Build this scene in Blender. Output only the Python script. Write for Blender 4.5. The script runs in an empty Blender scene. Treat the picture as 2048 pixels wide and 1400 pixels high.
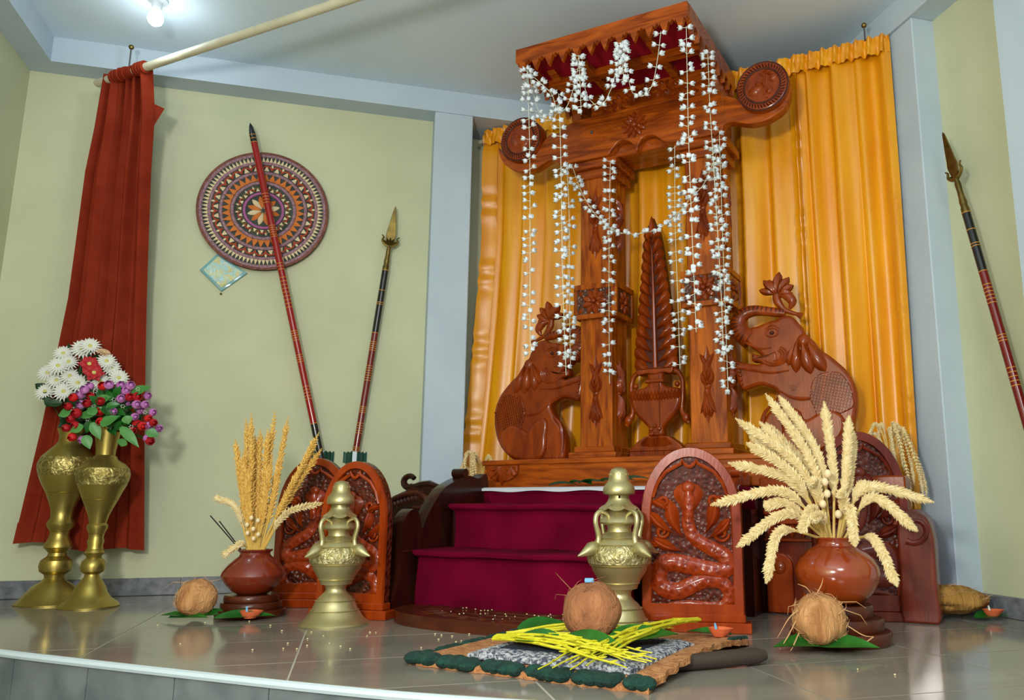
import bpy, math, random
from mathutils import Vector, Matrix
sin, cos, pi = math.sin, math.cos, math.pi
R = math.radians
scene = bpy.context.scene
COL = scene.collection

# ---------------------------------------------------------------- camera, sky, lamps, exposure
cam_data = bpy.data.cameras.new('camera')
cam = bpy.data.objects.new('camera', cam_data)
COL.objects.link(cam)
cam.location = (0, 0, .40)
cam.rotation_euler = (R(90 + 10.83), 0, 0)
cam_data.sensor_width = 36
cam_data.lens = 1610 / 2048 * 36
cam_data.shift_x = (1024 - 1180) / 2048
cam_data.clip_start = .02
scene.camera = cam

world = bpy.data.worlds.new('hall_daylight')
scene.world = world
world.use_nodes = True
bg = world.node_tree.nodes['Background']
bg.inputs[0].default_value = (.90, .95, 1.0, 1)
bg.inputs[1].default_value = .62

def area(name, loc, target, size, power, colr):
    l = bpy.data.lights.new(name, 'AREA')
    l.shape = 'DISK'; l.size = size; l.energy = power; l.color = colr
    o = bpy.data.objects.new(name, l); COL.objects.link(o)
    o.location = loc
    o.rotation_euler = (Vector(target) - Vector(loc)).to_track_quat('-Z', 'Y').to_euler()
    return o
fl_d = bpy.data.lights.new('flash_lamp', 'POINT'); fl_d.energy = 185; fl_d.shadow_soft_size = .14; fl_d.color = (1, .97, .92)
fl_o = bpy.data.objects.new('flash_lamp', fl_d); COL.objects.link(fl_o); fl_o.location = (-.70, -.25, 1.0)
area('hall_fill_light', (.3, -1.2, 2.4), (0, 2.5, .6), 1.1, 40, (.92, .96, 1))  # broad soft fill added behind the camera, stands for no seen lamp
scene.view_settings.view_transform = 'Standard'
scene.view_settings.look = 'None'
scene.view_settings.exposure = 0.1
scene.view_settings.gamma = 1.0
scene.view_settings.use_curve_mapping = False

# ---------------------------------------------------------------- frames
BETA = R(26.5)
P0 = Vector((-.637, 3.111, 0))
UX = Vector((cos(BETA), -sin(BETA), 0)); VX = Vector((sin(BETA), cos(BETA), 0))
def P(u, v, z=0): return P0 + UX * u + VX * v + Vector((0, 0, z))
ROOM = R(16)
DX = Vector((cos(ROOM), sin(ROOM), 0)); EX = Vector((-sin(ROOM), cos(ROOM), 0))
def Q(d, e, z=0): return DX * d + EX * e + Vector((0, 0, z))

# ---------------------------------------------------------------- materials
def lin(c):
    c = c / 255
    return c / 12.92 if c <= .04045 else ((c + .055) / 1.055) ** 2.4
def rgb(r, g, b): return (lin(r), lin(g), lin(b), 1)
MATS = {}
def mat(name, c, rough=.5, metal=0, c2=None, scale=8, stretch=(1, 1, 1), bump=0, bscale=None, coat=0, spec=.5,
        detail=4, kind='noise', sheen=0, trans=0, emit=None, dist=.3, lo=.35, hi=.65, sss=0):
    m = bpy.data.materials.new(name); m.use_nodes = True
    nt = m.node_tree; N = nt.nodes; L = nt.links
    b = N['Principled BSDF']
    b.inputs['Base Color'].default_value = c
    b.inputs['Roughness'].default_value = rough
    b.inputs['Metallic'].default_value = metal
    b.inputs['Specular IOR Level'].default_value = spec
    b.inputs['Coat Weight'].default_value = coat
    b.inputs['Coat Roughness'].default_value = .12
    if sheen: b.inputs['Sheen Weight'].default_value = sheen; b.inputs['Sheen Roughness'].default_value = .4
    if trans: b.inputs['Transmission Weight'].default_value = trans
    if emit:
        b.inputs['Emission Color'].default_value = emit[0]; b.inputs['Emission Strength'].default_value = emit[1]
    if c2 or bump:
        tc = N.new('ShaderNodeTexCoord'); mp = N.new('ShaderNodeMapping')
        mp.inputs['Scale'].default_value = stretch
        L.new(tc.outputs['Object'], mp.inputs['Vector'])
        def tex(sc):
            if kind == 'voronoi':
                t = N.new('ShaderNodeTexVoronoi'); t.inputs['Scale'].default_value = sc
                L.new(mp.outputs[0], t.inputs['Vector']); return t, t.outputs['Distance']
            t = N.new('ShaderNodeTexNoise'); t.inputs['Scale'].default_value = sc
            t.inputs['Detail'].default_value = detail; t.inputs['Distortion'].default_value = dist
            L.new(mp.outputs[0], t.inputs['Vector']); return t, t.outputs['Fac']
        t, out = tex(scale)
        if c2:
            r = N.new('ShaderNodeValToRGB')
            r.color_ramp.elements[0].position = lo; r.color_ramp.elements[0].color = c
            r.color_ramp.elements[1].position = hi; r.color_ramp.elements[1].color = c2
            L.new(out, r.inputs[0]); L.new(r.outputs[0], b.inputs['Base Color'])
        if bump:
            if bscale: t, out = tex(bscale)
            bp = N.new('ShaderNodeBump'); bp.inputs['Strength'].default_value = bump
            bp.inputs['Distance'].default_value = .01
            L.new(out, bp.inputs['Height']); L.new(bp.outputs[0], b.inputs['Normal'])
    MATS[name] = m
    return m

# walls and shell
mat('wall_paint', rgb(200, 202, 168), .75, c2=rgb(190, 194, 160), scale=2.2, bump=.03, bscale=18)
mat('white_paint', rgb(188, 203, 214), .7, c2=rgb(178, 194, 207), scale=2.5, bump=.03, bscale=15)
mat('ceiling_paint', rgb(214, 230, 240), .8, c2=rgb(206, 224, 236), scale=1.6)
mat('floor_tile', rgb(122, 119, 110), .11, c2=rgb(146, 140, 128), scale=2.2, stretch=(.5, 3, 1), lo=.3, hi=.75, spec=.55)
mat('grout', rgb(186, 180, 166), .7)
mat('skirting_tile', rgb(88, 92, 98), .35, c2=rgb(124, 128, 132), scale=26, detail=8)
mat('riser_tile', rgb(84, 92, 96), .35, c2=rgb(110, 118, 120), scale=9, detail=6)
mat('edge_strip', rgb(190, 205, 212), .35)
mat('hall_floor', rgb(110, 108, 102), .4)
# wood
def wood(name, a, b, st, rough=.22, sc=5, coat=.5, bump=.06):
    rough += .05; coat *= .35
    mat(name, a, rough, spec=.25, c2=b, scale=sc, stretch=st, coat=coat, bump=bump, bscale=sc * 4, detail=6, dist=1.2, lo=.32, hi=.7)
wood('wood_upright', rgb(118, 44, 6), rgb(192, 98, 14), (6, 6, .8))
wood('wood_level', rgb(112, 42, 6), rgb(180, 86, 14), (.8, 6, 6))
wood('wood_carved', rgb(110, 38, 6), rgb(154, 64, 10), (3, 3, 1), rough=.2, coat=.7)
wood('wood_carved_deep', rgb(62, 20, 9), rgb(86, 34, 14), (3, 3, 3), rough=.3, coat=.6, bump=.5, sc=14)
wood('wood_naga', rgb(128, 40, 6), rgb(164, 64, 12), (3, 3, .8), rough=.22, coat=.6)
wood('wood_maroon', rgb(92, 28, 16), rgb(122, 46, 24), (4, 4, .7), rough=.18, coat=.8)
mat('wood_stipple', rgb(54, 16, 8), .3, spec=.3, c2=rgb(92, 34, 16), scale=60, kind='voronoi', bump=.8, coat=.3, lo=.1, hi=.6)
mat('wood_stipple_dark', rgb(48, 18, 10), .3, c2=rgb(86, 36, 20), scale=60, kind='voronoi', bump=.8, coat=.8, lo=.1, hi=.6)
mat('snake_skin', rgb(120, 34, 6), .26, spec=.3, c2=rgb(150, 52, 12), scale=52, kind='voronoi', bump=.5, coat=.25, lo=.1, hi=.6)
wood('wood_dark', rgb(34, 11, 7), rgb(54, 20, 11), (4, 4, .8), rough=.2, coat=.6)
wood('wood_umber', rgb(62, 24, 12), rgb(86, 38, 18), (1, 4, 4), rough=.25, coat=.5)
# cloth
mat('velvet', rgb(88, 0, 28), .9, c2=rgb(110, 2, 40), scale=5, bump=.06, bscale=60, spec=.08)
mat('lining', rgb(150, 8, 34), .7, spec=.2)
mat('satin', rgb(226, 144, 4), .34, c2=rgb(238, 166, 12), scale=3, stretch=(6, 6, .6), spec=.7)
mat('red_cloth', rgb(124, 38, 18), .85, c2=rgb(136, 46, 24), scale=9, spec=.1)
mat('white_cloth', rgb(206, 212, 222), .8)
# metal
mat('brass', rgb(186, 164, 84), .36, .92, c2=rgb(160, 142, 76), scale=6, lo=.3, hi=.75)
mat('brass_pale', rgb(208, 198, 152), .40, .85, c2=rgb(182, 170, 118), scale=8, lo=.3, hi=.75)
mat('brass_engraved', rgb(200, 184, 118), .40, .9, c2=rgb(150, 134, 74), scale=24, bump=.7, bscale=30, dist=2.5, lo=.4, hi=.55)
mat('brass_engraved_pale', rgb(206, 196, 150), .44, .8, c2=rgb(168, 156, 104), scale=26, bump=.8, bscale=32, dist=2.5, lo=.4, hi=.55)
mat('brass_dull', rgb(150, 128, 70), .4, 1, c2=rgb(110, 94, 52), scale=20)
mat('gold_line', rgb(190, 130, 40), .4)
mat('red_lacquer', rgb(150, 8, 8), .25, coat=.5)
mat('dark_lacquer', rgb(110, 12, 10), .25, coat=.5)
mat('black_lacquer', rgb(12, 14, 14), .25, coat=.5)
mat('green_ribbon', rgb(10, 70, 56), .35)
mat('silver_ribbon', rgb(190, 205, 210), .3)
mat('pole_paint', rgb(206, 200, 172), .4, c2=rgb(190, 184, 156), scale=9)
mat('iron', rgb(90, 92, 92), .5, .6)
# clay, plants
mat('glazed_clay', rgb(134, 48, 14), .16, c2=rgb(166, 76, 24), scale=4, coat=.8, stretch=(1, 1, 2))
mat('glazed_clay_red', rgb(108, 34, 18), .18, c2=rgb(128, 46, 24), scale=4, coat=.8)
mat('lamp_clay', rgb(214, 96, 52), .7, c2=rgb(226, 116, 70), scale=20)
mat('coir_husk', rgb(158, 104, 58), .9, c2=rgb(206, 152, 98), scale=7, stretch=(4, 4, 1), bump=.9, bscale=22, detail=10)
mat('coir_brown', rgb(140, 88, 54), .95, c2=rgb(178, 118, 78), scale=6, stretch=(2, 2, 1), bump=.9, bscale=40, detail=10)
mat('dry_husk', rgb(150, 106, 40), .9, c2=rgb(196, 148, 72), scale=10, stretch=(5, 1, 1), bump=.8, bscale=40)
mat('fibre', rgb(206, 158, 108), .9)
mat('leaf', rgb(16, 84, 22), .35, c2=rgb(36, 112, 34), scale=10)
mat('leaf_dark', rgb(8, 40, 14), .5, c2=rgb(20, 66, 22), scale=9)
mat('leaf_light', rgb(52, 122, 48), .45, c2=rgb(92, 150, 78), scale=9)
mat('palm_bud', rgb(236, 218, 170), .8, c2=rgb(220, 196, 140), scale=60)
mat('palm_stem', rgb(222, 190, 110), .7)
mat('palm_gold', rgb(240, 200, 108), .8, c2=rgb(222, 174, 80), scale=60)
mat('palm_gold_stem', rgb(214, 176, 84), .7)
mat('palm_nut', rgb(238, 214, 170), .45)
mat('areca_yellow', rgb(216, 208, 40), .55, c2=rgb(196, 190, 26), scale=30)
mat('incense', rgb(24, 16, 14), .8)
mat('jasmine', rgb(232, 236, 240), .55, c2=rgb(214, 226, 232), scale=60)
mat('thread', rgb(216, 224, 200), .7)
mat('petal_white', rgb(226, 228, 218), .65)
mat('petal_cream', rgb(222, 186, 150), .65)
mat('petal_red', rgb(176, 10, 24), .6)
mat('petal_scarlet', rgb(204, 22, 22), .6)
mat('petal_purple', rgb(186, 96, 182), .6, c2=rgb(214, 156, 206), scale=40)
mat('flower_eye', rgb(206, 200, 110), .7)
mat('stem_green', rgb(24, 70, 26), .6)
mat('blue_foam', rgb(44, 74, 98), .8)
# mats
mat('mat_coir', rgb(164, 104, 60), .98, c2=rgb(204, 144, 92), scale=40, bump=1, bscale=140, detail=8)
mat('mat_green', rgb(10, 44, 38), .98, c2=rgb(18, 66, 54), scale=40, bump=1, bscale=120)
mat('mat_grey', rgb(70, 76, 92), .98, c2=rgb(190, 192, 198), scale=120, bump=.8, bscale=160, lo=.42, hi=.6)
mat('mat_navy', rgb(10, 18, 36), .98, c2=rgb(20, 32, 54), scale=120, bump=.8, bscale=160)
# shield
mat('cane_mauve', rgb(122, 86, 96), .7, c2=rgb(158, 122, 132), scale=90, lo=.4, hi=.6)
mat('cane_brown', rgb(96, 48, 34), .7, c2=rgb(130, 76, 58), scale=60)
mat('cane_pink', rgb(168, 82, 140), .6, c2=rgb(140, 78, 122), scale=60)
mat('shield_dark', rgb(34, 40, 34), .7, c2=rgb(58, 66, 58), scale=12)
mat('palm_cream', rgb(214, 194, 152), .7)
mat('palm_orange', rgb(206, 116, 34), .7, c2=rgb(190, 98, 26), scale=30)
mat('palm_red', rgb(168, 66, 34), .7)
mat('palm_olive', rgb(104, 94, 44), .7)
mat('glass_block', rgb(178, 216, 214), .05, c2=rgb(214, 212, 150), scale=14, dist=3, bump=1, bscale=20, spec=.8, lo=.45, hi=.6)
mat('glass_edge', rgb(120, 170, 176), .1)
mat('bulb_glow', rgb(255, 255, 255), .3, emit=((.80, .93, 1, 1), 14))
mat('plastic_white', rgb(210, 216, 222), .4)
mat('candle_blue', rgb(110, 176, 220), .5)
mat('rice', rgb(222, 210, 160), .6)
mat('stick_wood', rgb(56, 44, 36), .7)
mat('paper', rgb(190, 206, 216), .7)

# ---------------------------------------------------------------- mesh tools
def catmull(pts, n, closed=False):
    pts = [Vector(p) for p in pts]; out = []; k = len(pts)
    seg = k if closed else k - 1
    for i in range(seg):
        if closed: a, b, c, d = pts[i - 1], pts[i], pts[(i + 1) % k], pts[(i + 2) % k]
        else:
            b, c = pts[i], pts[i + 1]
            a = pts[i - 1] if i else b * 2 - c
            d = pts[i + 2] if i + 2 < k else c * 2 - b
        for j in range(n):
            t = j / n
            out.append(.5 * ((2 * b) + (c - a) * t + (2 * a - 5 * b + 4 * c - d) * t * t + (3 * b - a - 3 * c + d) * t ** 3))
    if not closed: out.append(pts[-1].copy())
    return out
def lerp(vals, t):
    x = t * (len(vals) - 1); i = min(int(x), len(vals) - 2); return vals[i] + (vals[i + 1] - vals[i]) * (x - i)

class MB:
    def __init__(s): s.v = []; s.f = []
    def add(s, vs, fs):
        o = len(s.v); s.v += [tuple(x) for x in vs]; s.f += [tuple(i + o for i in f) for f in fs]; return s
    def box(s, x0, x1, y0, y1, z0, z1, b=0):
        if b:
            return s.cham(x0, x1, y0, y1, z0, z1, b)
        v = [(x, y, z) for z in (z0, z1) for y in (y0, y1) for x in (x0, x1)]
        return s.add(v, [(0, 2, 3, 1), (4, 5, 7, 6), (0, 1, 5, 4), (2, 6, 7, 3), (0, 4, 6, 2), (1, 3, 7, 5)])
    def cham(s, x0, x1, y0, y1, z0, z1, b):
        vs = []; idx = {}
        for i, x in enumerate((x0, x1)):
            for j, y in enumerate((y0, y1)):
                for k, z in enumerate((z0, z1)):
                    sx, sy, sz = (b, -b)[i], (b, -b)[j], (b, -b)[k]
                    idx[i, j, k] = len(vs); vs += [(x, y + sy, z + sz), (x + sx, y, z + sz), (x + sx, y + sy, z)]
        I = lambda i, j, k, a: idx[i, j, k] + a
        fs = []
        for i in (0, 1):
            f = [I(i, 0, 0, 0), I(i, 1, 0, 0), I(i, 1, 1, 0), I(i, 0, 1, 0)]; fs.append(f if i else f[::-1])
            f = [I(0, i, 0, 1), I(1, i, 0, 1), I(1, i, 1, 1), I(0, i, 1, 1)]; fs.append(f[::-1] if i else f)
            f = [I(0, 0, i, 2), I(1, 0, i, 2), I(1, 1, i, 2), I(0, 1, i, 2)]; fs.append(f if i else f[::-1])
        for j in (0, 1):
            for k in (0, 1):
                f = [I(0, j, k, 1), I(1, j, k, 1), I(1, j, k, 2), I(0, j, k, 2)]; fs.append(f if j == k else f[::-1])
                f = [I(j, 0, k, 0), I(j, 1, k, 0), I(j, 1, k, 2), I(j, 0, k, 2)]; fs.append(f[::-1] if j == k else f)
                f = [I(j, k, 0, 0), I(j, k, 1, 0), I(j, k, 1, 1), I(j, k, 0, 1)]; fs.append(f if j == k else f[::-1])
        for i in (0, 1):
            for j in (0, 1):
                for k in (0, 1):
                    f = [I(i, j, k, 0), I(i, j, k, 1), I(i, j, k, 2)]; fs.append(f if (i + j + k) % 2 else f[::-1])
        return s.add(vs, fs)
    def prism(s, o, y0, y1, b=0, rings=2):
        """outline o in (x, z); front face at y0 (towards -y), back at y1, rounded front edge b"""
        o = [(p[0], p[1]) for p in o]
        A = sum(o[i - 1][0] * o[i][1] - o[i][0] * o[i - 1][1] for i in range(len(o)))
        if A < 0: o = o[::-1]
        n = len(o)
        def inset(r):
            if not r: return o
            out = []
            for i in range(n):
                ax, az = o[i - 1]; bx, bz = o[i]; cx, cz = o[(i + 1) % n]
                e1 = Vector((bx - ax, bz - az)); e2 = Vector((cx - bx, cz - bz))
                if e1.length < 1e-9 or e2.length < 1e-9: out.append((bx, bz)); continue
                e1.normalize(); e2.normalize()
                nn = Vector((-e1.y - e2.y, e1.x + e2.x))
                if nn.length < 1e-6: nn = Vector((-e1.y, e1.x))
                nn.normalize(); k = max(.6, nn.dot(Vector((-e1.y, e1.x))))
                out.append((bx + nn.x * r / k, bz + nn.y * r / k))
            return out
        layers = [(o, y1)]
        if b:
            for i in range(rings + 1):
                a = i / rings * pi / 2
                layers.append((inset(b * (1 - cos(a))), y0 + b * (1 - sin(a))))
        else: layers.append((o, y0))
        base = len(s.v)
        for ol, y in layers: s.v += [(x, y, z) for x, z in ol]
        for l in range(len(layers) - 1):
            for i in range(n):
                j = (i + 1) % n; a = base + l * n
                s.f.append((a + i, a + n + i, a + n + j, a + j)[::-1])
        s.f.append(tuple(base + i for i in range(n))[::-1])
        t = base + (len(layers) - 1) * n
        s.f.append(tuple(t + i for i in range(n)))
        return s
    def lathe(s, prof, seg=32, c=(0, 0, 0)):
        base = len(s.v); m = len(prof)
        for r, z in prof:
            for i in range(seg):
                a = 2 * pi * i / seg; s.v.append((c[0] + r * cos(a), c[1] + r * sin(a), c[2] + z))
        for l in range(m - 1):
            for i in range(seg):
                j = (i + 1) % seg; a = base + l * seg
                s.f.append((a + i, a + j, a + seg + j, a + seg + i))
        if prof[0][0] > 1e-5: s.f.append(tuple(base + i for i in range(seg))[::-1])
        if prof[-1][0] > 1e-5: s.f.append(tuple(base + (m - 1) * seg + i for i in range(seg)))
        return s
    def tube(s, pts, rad, seg=8, fy=1.0, cap=True):
        pts = [Vector(p) for p in pts]; n = len(pts)
        if not isinstance(rad, (list, tuple)): rad = [rad, rad]
        base = len(s.v); up = None
        for i, p in enumerate(pts):
            t = (pts[min(i + 1, n - 1)] - pts[max(i - 1, 0)])
            if t.length < 1e-9: t = Vector((0, 0, 1))
            t.normalize()
            if up is None:
                up = Vector((0, 1, 0)) if abs(t.y) < .9 else Vector((1, 0, 0))
            a = (up - t * up.dot(t))
            if a.length < 1e-6: a = t.orthogonal()
            a.normalize(); up = a; b = t.cross(a)
            r = lerp(rad, i / (n - 1))
            for k in range(seg):
                w = 2 * pi * k / seg; q = (a * cos(w) + b * sin(w)) * r
                s.v.append((p.x + q.x, p.y + q.y * fy, p.z + q.z))
        for l in range(n - 1):
            for k in range(seg):
                j = (k + 1) % seg; a = base + l * seg
                s.f.append((a + k, a + j, a + seg + j, a + seg + k))
        if cap:
            s.f.append(tuple(base + k for k in range(seg))[::-1]); s.f.append(tuple(base + (n - 1) * seg + k for k in range(seg)))
        return s
    def blob(s, x, z, y, L, W, ang, H, nt=6, ns=4, groove=0, peak=.45, bend=0):
        """raised carved leaf lying on a board at depth y, growing from (x, z) along ang"""
        base = len(s.v)
        for i in range(nt + 1):
            t = i / nt
            w = W * (sin(pi * min(1, max(0, t)) ** (math.log(.5) / math.log(peak))) ** .8 if 0 < t < 1 else .02)
            a = ang + bend * t
            for j in range(ns + 1):
                q = -1 + 2 * j / ns
                h = H * (1 - q * q) * (sin(pi * t) ** .5 if 0 < t < 1 else 0)
                if groove and j == ns // 2: h *= (1 - groove)
                px = L * t * cos(a) - w * q * sin(a); pz = L * t * sin(a) + w * q * cos(a)
                s.v.append((x + px, y - h, z + pz))
        for i in range(nt):
            for j in range(ns):
                a = base + i * (ns + 1) + j
                s.f.append((a, a + ns + 1, a + ns + 2, a + 1)[::-1])
        return s
    def grid(s, fn, nu, nv, flip=False):
        base = len(s.v)
        for i in range(nu + 1):
            for j in range(nv + 1): s.v.append(tuple(fn(i / nu, j / nv)))
        for i in range(nu):
            for j in range(nv):
                a = base + i * (nv + 1) + j; f = (a, a + nv + 1, a + nv + 2, a + 1)
                s.f.append(f[::-1] if flip else f)
        return s
    def sphere(s, c, r, seg=16, rings=10, sc=(1, 1, 1)):
        base = len(s.v)
        for i in range(rings + 1):
            a = pi * i / rings
            for k in range(seg):
                w = 2 * pi * k / seg
                s.v.append((c[0] + r * sc[0] * sin(a) * cos(w), c[1] + r * sc[1] * sin(a) * sin(w), c[2] - r * sc[2] * cos(a)))
        for i in range(rings):
            for k in range(seg):
                j = (k + 1) % seg; a = base + i * seg
                s.f.append((a + k, a + j, a + seg + j, a + seg + k))
        return s
    def poly(s, pts, z0, z1):
        """flat polygon in plan, extruded in z"""
        pts = [(p[0], p[1]) for p in pts]
        A = sum(pts[i - 1][0] * pts[i][1] - pts[i][0] * pts[i - 1][1] for i in range(len(pts)))
        if A < 0: pts = pts[::-1]
        n = len(pts); b = len(s.v)
        s.v += [(x, y, z0) for x, y in pts] + [(x, y, z1) for x, y in pts]
        s.f.append(tuple(b + i for i in range(n))[::-1]); s.f.append(tuple(b + n + i for i in range(n)))
        for i in range(n):
            j = (i + 1) % n; s.f.append((b + i, b + j, b + n + j, b + n + i))
        return s
    def mirror(s, ax):
        s.v = [(2 * ax - x, y, z) for x, y, z in s.v]; s.f = [f[::-1] for f in s.f]; return s
    def shift(s, o):
        s.v = [(x - o[0], y - o[1], z - o[2]) for x, y, z in s.v]; return s
    def mesh(s, name, m, angle=38):
        me = bpy.data.meshes.new(name)
        me.from_pydata(s.v, [], s.f); me.update()
        if m: me.materials.append(MATS[m])
        if angle:
            me.shade_smooth(); me.set_sharp_from_angle(angle=R(angle))
            for p in me.polygons:
                if p.loop_total > 8: p.use_smooth = False
        return me

def obj(name, mb, m, parent=None, loc=(0, 0, 0), rz=0, angle=38):
    me = mb if isinstance(mb, bpy.types.Mesh) else mb.mesh(name, m, angle)
    o = bpy.data.objects.new(name, me); COL.objects.link(o)
    o.location = loc; o.rotation_euler = (0, 0, rz)
    if parent: o.parent = parent
    return o
def tag(o, label=None, cat=None, group=None, kind=None):
    if label: o['label'] = label
    if cat: o['category'] = cat
    if group: o['group'] = group
    if kind: o['kind'] = kind
    return o
def thing(name, label, cat, loc=(0, 0, 0), rz=0, group=None):
    o = bpy.data.objects.new(name, None); COL.objects.link(o)
    o.empty_display_size = .05
    o.location = loc; o.rotation_euler = (0, 0, rz)
    return tag(o, label, cat, group)
def copy_tree(o, parent=None):
    c = o.copy(); COL.objects.link(c); c.parent = parent
    for ch in list(o.children): copy_tree(ch, c)
    return c
def struct(name, mb, m, loc=(0, 0, 0), rz=0, angle=38):
    o = obj(name, mb, m, None, loc, rz, angle); o['kind'] = 'structure'; return o
rnd = random.Random(7)

ORDW = 'leftmost|second from left|third from left|fourth from left|fifth from left|sixth from left|seventh from left|eighth from left|ninth from left|tenth from left|eleventh from left|twelfth from left|thirteenth from left|fourteenth from left|fifteenth from left|sixteenth from left|seventeenth from left|eighteenth from left|nineteenth from left|twentieth from left'.split('|')
def ordinals(pts):
    """place of each point in the row as one sees it, counted from the nearer side"""
    n = len(pts); idx = sorted(range(n), key=lambda i: pts[i][0] / pts[i][1]); out = [None] * n
    for k, i in enumerate(idx): out[i] = ORDW[k] if k < (n + 1) // 2 else ORDW[n - 1 - k].replace('left', 'right')
    return out
# ================================================================ the room
ZC, ZS = 2.56, 2.435
def rbox(name, m, *b, c=0):
    return struct(name, MB().box(*b, c), m, rz=ROOM)
rbox('ceiling', 'ceiling_paint', -1.9, 2.7, -.9, 4.6, ZC, ZC + .08)
wl = rbox('wall_left', 'wall_paint', -1.75, .32, 4.13, 4.30, -.02, ZC)
rbox('wall_back', 'wall_paint', .32, 2.55, 4.28, 4.42, -.02, ZC)
rbox('wall_side', 'wall_paint', -1.75, -1.60, -.9, 4.13, -.5, ZC)
rbox('wall_alcove', 'wall_paint', 2.42, 2.55, 2.80, 4.28, -.02, ZC)
rbox('wall_right', 'wall_paint', 2.275, 2.42, -.9, 2.62, -.5, ZC)
rbox('trim_1', 'white_paint', .30, .50, 4.005, 4.28, -.02, ZS, c=.004)          # pillar between the shield wall and the curtain
rbox('trim_2', 'white_paint', -1.60, 2.42, 4.005, 4.28, ZS, ZC)                 # beam over the shield wall
rbox('trim_3', 'white_paint', 2.155, 2.42, -.9, 4.005, ZS, ZC)                  # beam over the right wall
rbox('trim_4', 'white_paint', -1.60, -1.475, -.9, 4.005, ZS, ZC)                # beam over the side wall
rbox('trim_5', 'white_paint', 2.165, 2.42, 2.60, 2.80, -.02, ZS, c=.004)        # pillar right of the curtain
rbox('trim_6', 'white_paint', 2.13, 2.275, 1.80, 2.13, -.02, ZS, c=.004)        # nearer pillar at the right edge

# stage floor: tiles clipped to the stage outline
def to_room(x, y): p = Vector((x, y, 0)); return (p.dot(DX), p.dot(EX))
edge_w = [(-2.75, 2.98), (-2.2, 2.66), (-1.663, 2.386), (-1.28, 2.215), (-.906, 2.057), (-.64, 1.948), (-.391, 1.857), (-.086, 1.775), (.3, 1.71), (.8, 1.68), (1.3, 1.72), (1.9, 1.88), (2.6, 2.2)]
edge = [to_room(*p) for p in edge_w]
edge = [p for p in edge if -1.6 < p[0] < 2.275]
edge = [(-1.6, edge[0][1] + .22)] + edge + [(2.275, edge[-1][1] - .02)]
stage = edge + [(2.275, 2.62), (2.41, 2.81), (2.41, 4.275), (-1.595, 4.275)]
stage_c = edge + [(2.275, 4.13), (-1.6, 4.13)]
def area2(p): return sum(p[i - 1][0] * p[i][1] - p[i][0] * p[i - 1][1] for i in range(len(p)))
def clip(sub, cl):
    if area2(cl) < 0: cl = cl[::-1]
    out = list(sub)
    for i in range(len(cl)):
        a, b = cl[i - 1], cl[i]; inp = out; out = []
        if not inp: return []
        ins = lambda p: (b[0] - a[0]) * (p[1] - a[1]) - (b[1] - a[1]) * (p[0] - a[0]) >= -1e-9
        def cut(p, q):
            d1 = (b[0] - a[0]) * (p[1] - a[1]) - (b[1] - a[1]) * (p[0] - a[0]); d2 = (b[0] - a[0]) * (q[1] - a[1]) - (b[1] - a[1]) * (q[0] - a[0])
            t = d1 / (d1 - d2); return (p[0] + (q[0] - p[0]) * t, p[1] + (q[1] - p[1]) * t)
        for k in range(len(inp)):
            p, q = inp[k - 1], inp[k]
            if ins(q):
                if not ins(p): out.append(cut(p, q))
                out.append(q)
            elif ins(p): out.append(cut(p, q))
    return out
fl = struct('floor', MB().poly(stage, -.06, -.0022), 'grout', rz=ROOM)
TD, TE, GAP = .55, .37, .0028
for i in range(-4, 6):
    for j in range(-4, 7):
        d0, e0 = -.13 + i * TD, 2.31 + j * TE
        c = clip([(d0 + GAP, e0 + GAP), (d0 + TD - GAP, e0 + GAP), (d0 + TD - GAP, e0 + TE - GAP), (d0 + GAP, e0 + TE - GAP)], stage_c)
        if len(c) < 3 or abs(area2(c)) < .004: continue
        cx = sum(p[0] for p in c) / len(c); cy = sum(p[1] for p in c) / len(c)
        obj('floor_tile', MB().poly([(p[0] - cx, p[1] - cy) for p in c], -.008, 0), 'floor_tile', fl, (cx, cy, rnd.uniform(-.0004, .0004)), angle=0)
# stage front: tiles standing under a pale edge strip
rs = struct('wall_stage_front', MB().poly([(p[0], p[1] + .03) for p in edge] + [(2.2, 3.4), (-1.55, 3.4)], -.45, -.062), 'grout', rz=ROOM)
ec = [Vector((p[0], p[1], 0)) for p in edge]
fine = catmull(ec, 12)
acc = 0; cuts = [fine[0]]
for a, b in zip(fine, fine[1:]):
    acc += (b - a).length
    if acc >= .30: cuts.append(b); acc = 0
for a, b in zip(cuts, cuts[1:]):
    t = (b - a).normalized(); n = Vector((t.y, -t.x, 0))
    if n.y > 0: n = -n
    a2, b2 = a + t * .002, b - t * .002
    q = [a2 + n * .004, b2 + n * .004, b2 - n * .012, a2 - n * .012]
    for z0, z1 in ((-.235, -.018), (-.45, -.239)):
        obj('riser_tile', MB().poly(q, z0, z1), 'riser_tile', rs, angle=0)
struct('trim_7', MB().tube([p + Vector((0, -.006, -.0105)) for p in fine], .0105, 8), 'edge_strip', rz=ROOM)
struct('floor_hall', MB().box(-1.6, 2.28, -1.5, 3.6, -.5, -.452), 'hall_floor', rz=ROOM)
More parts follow.
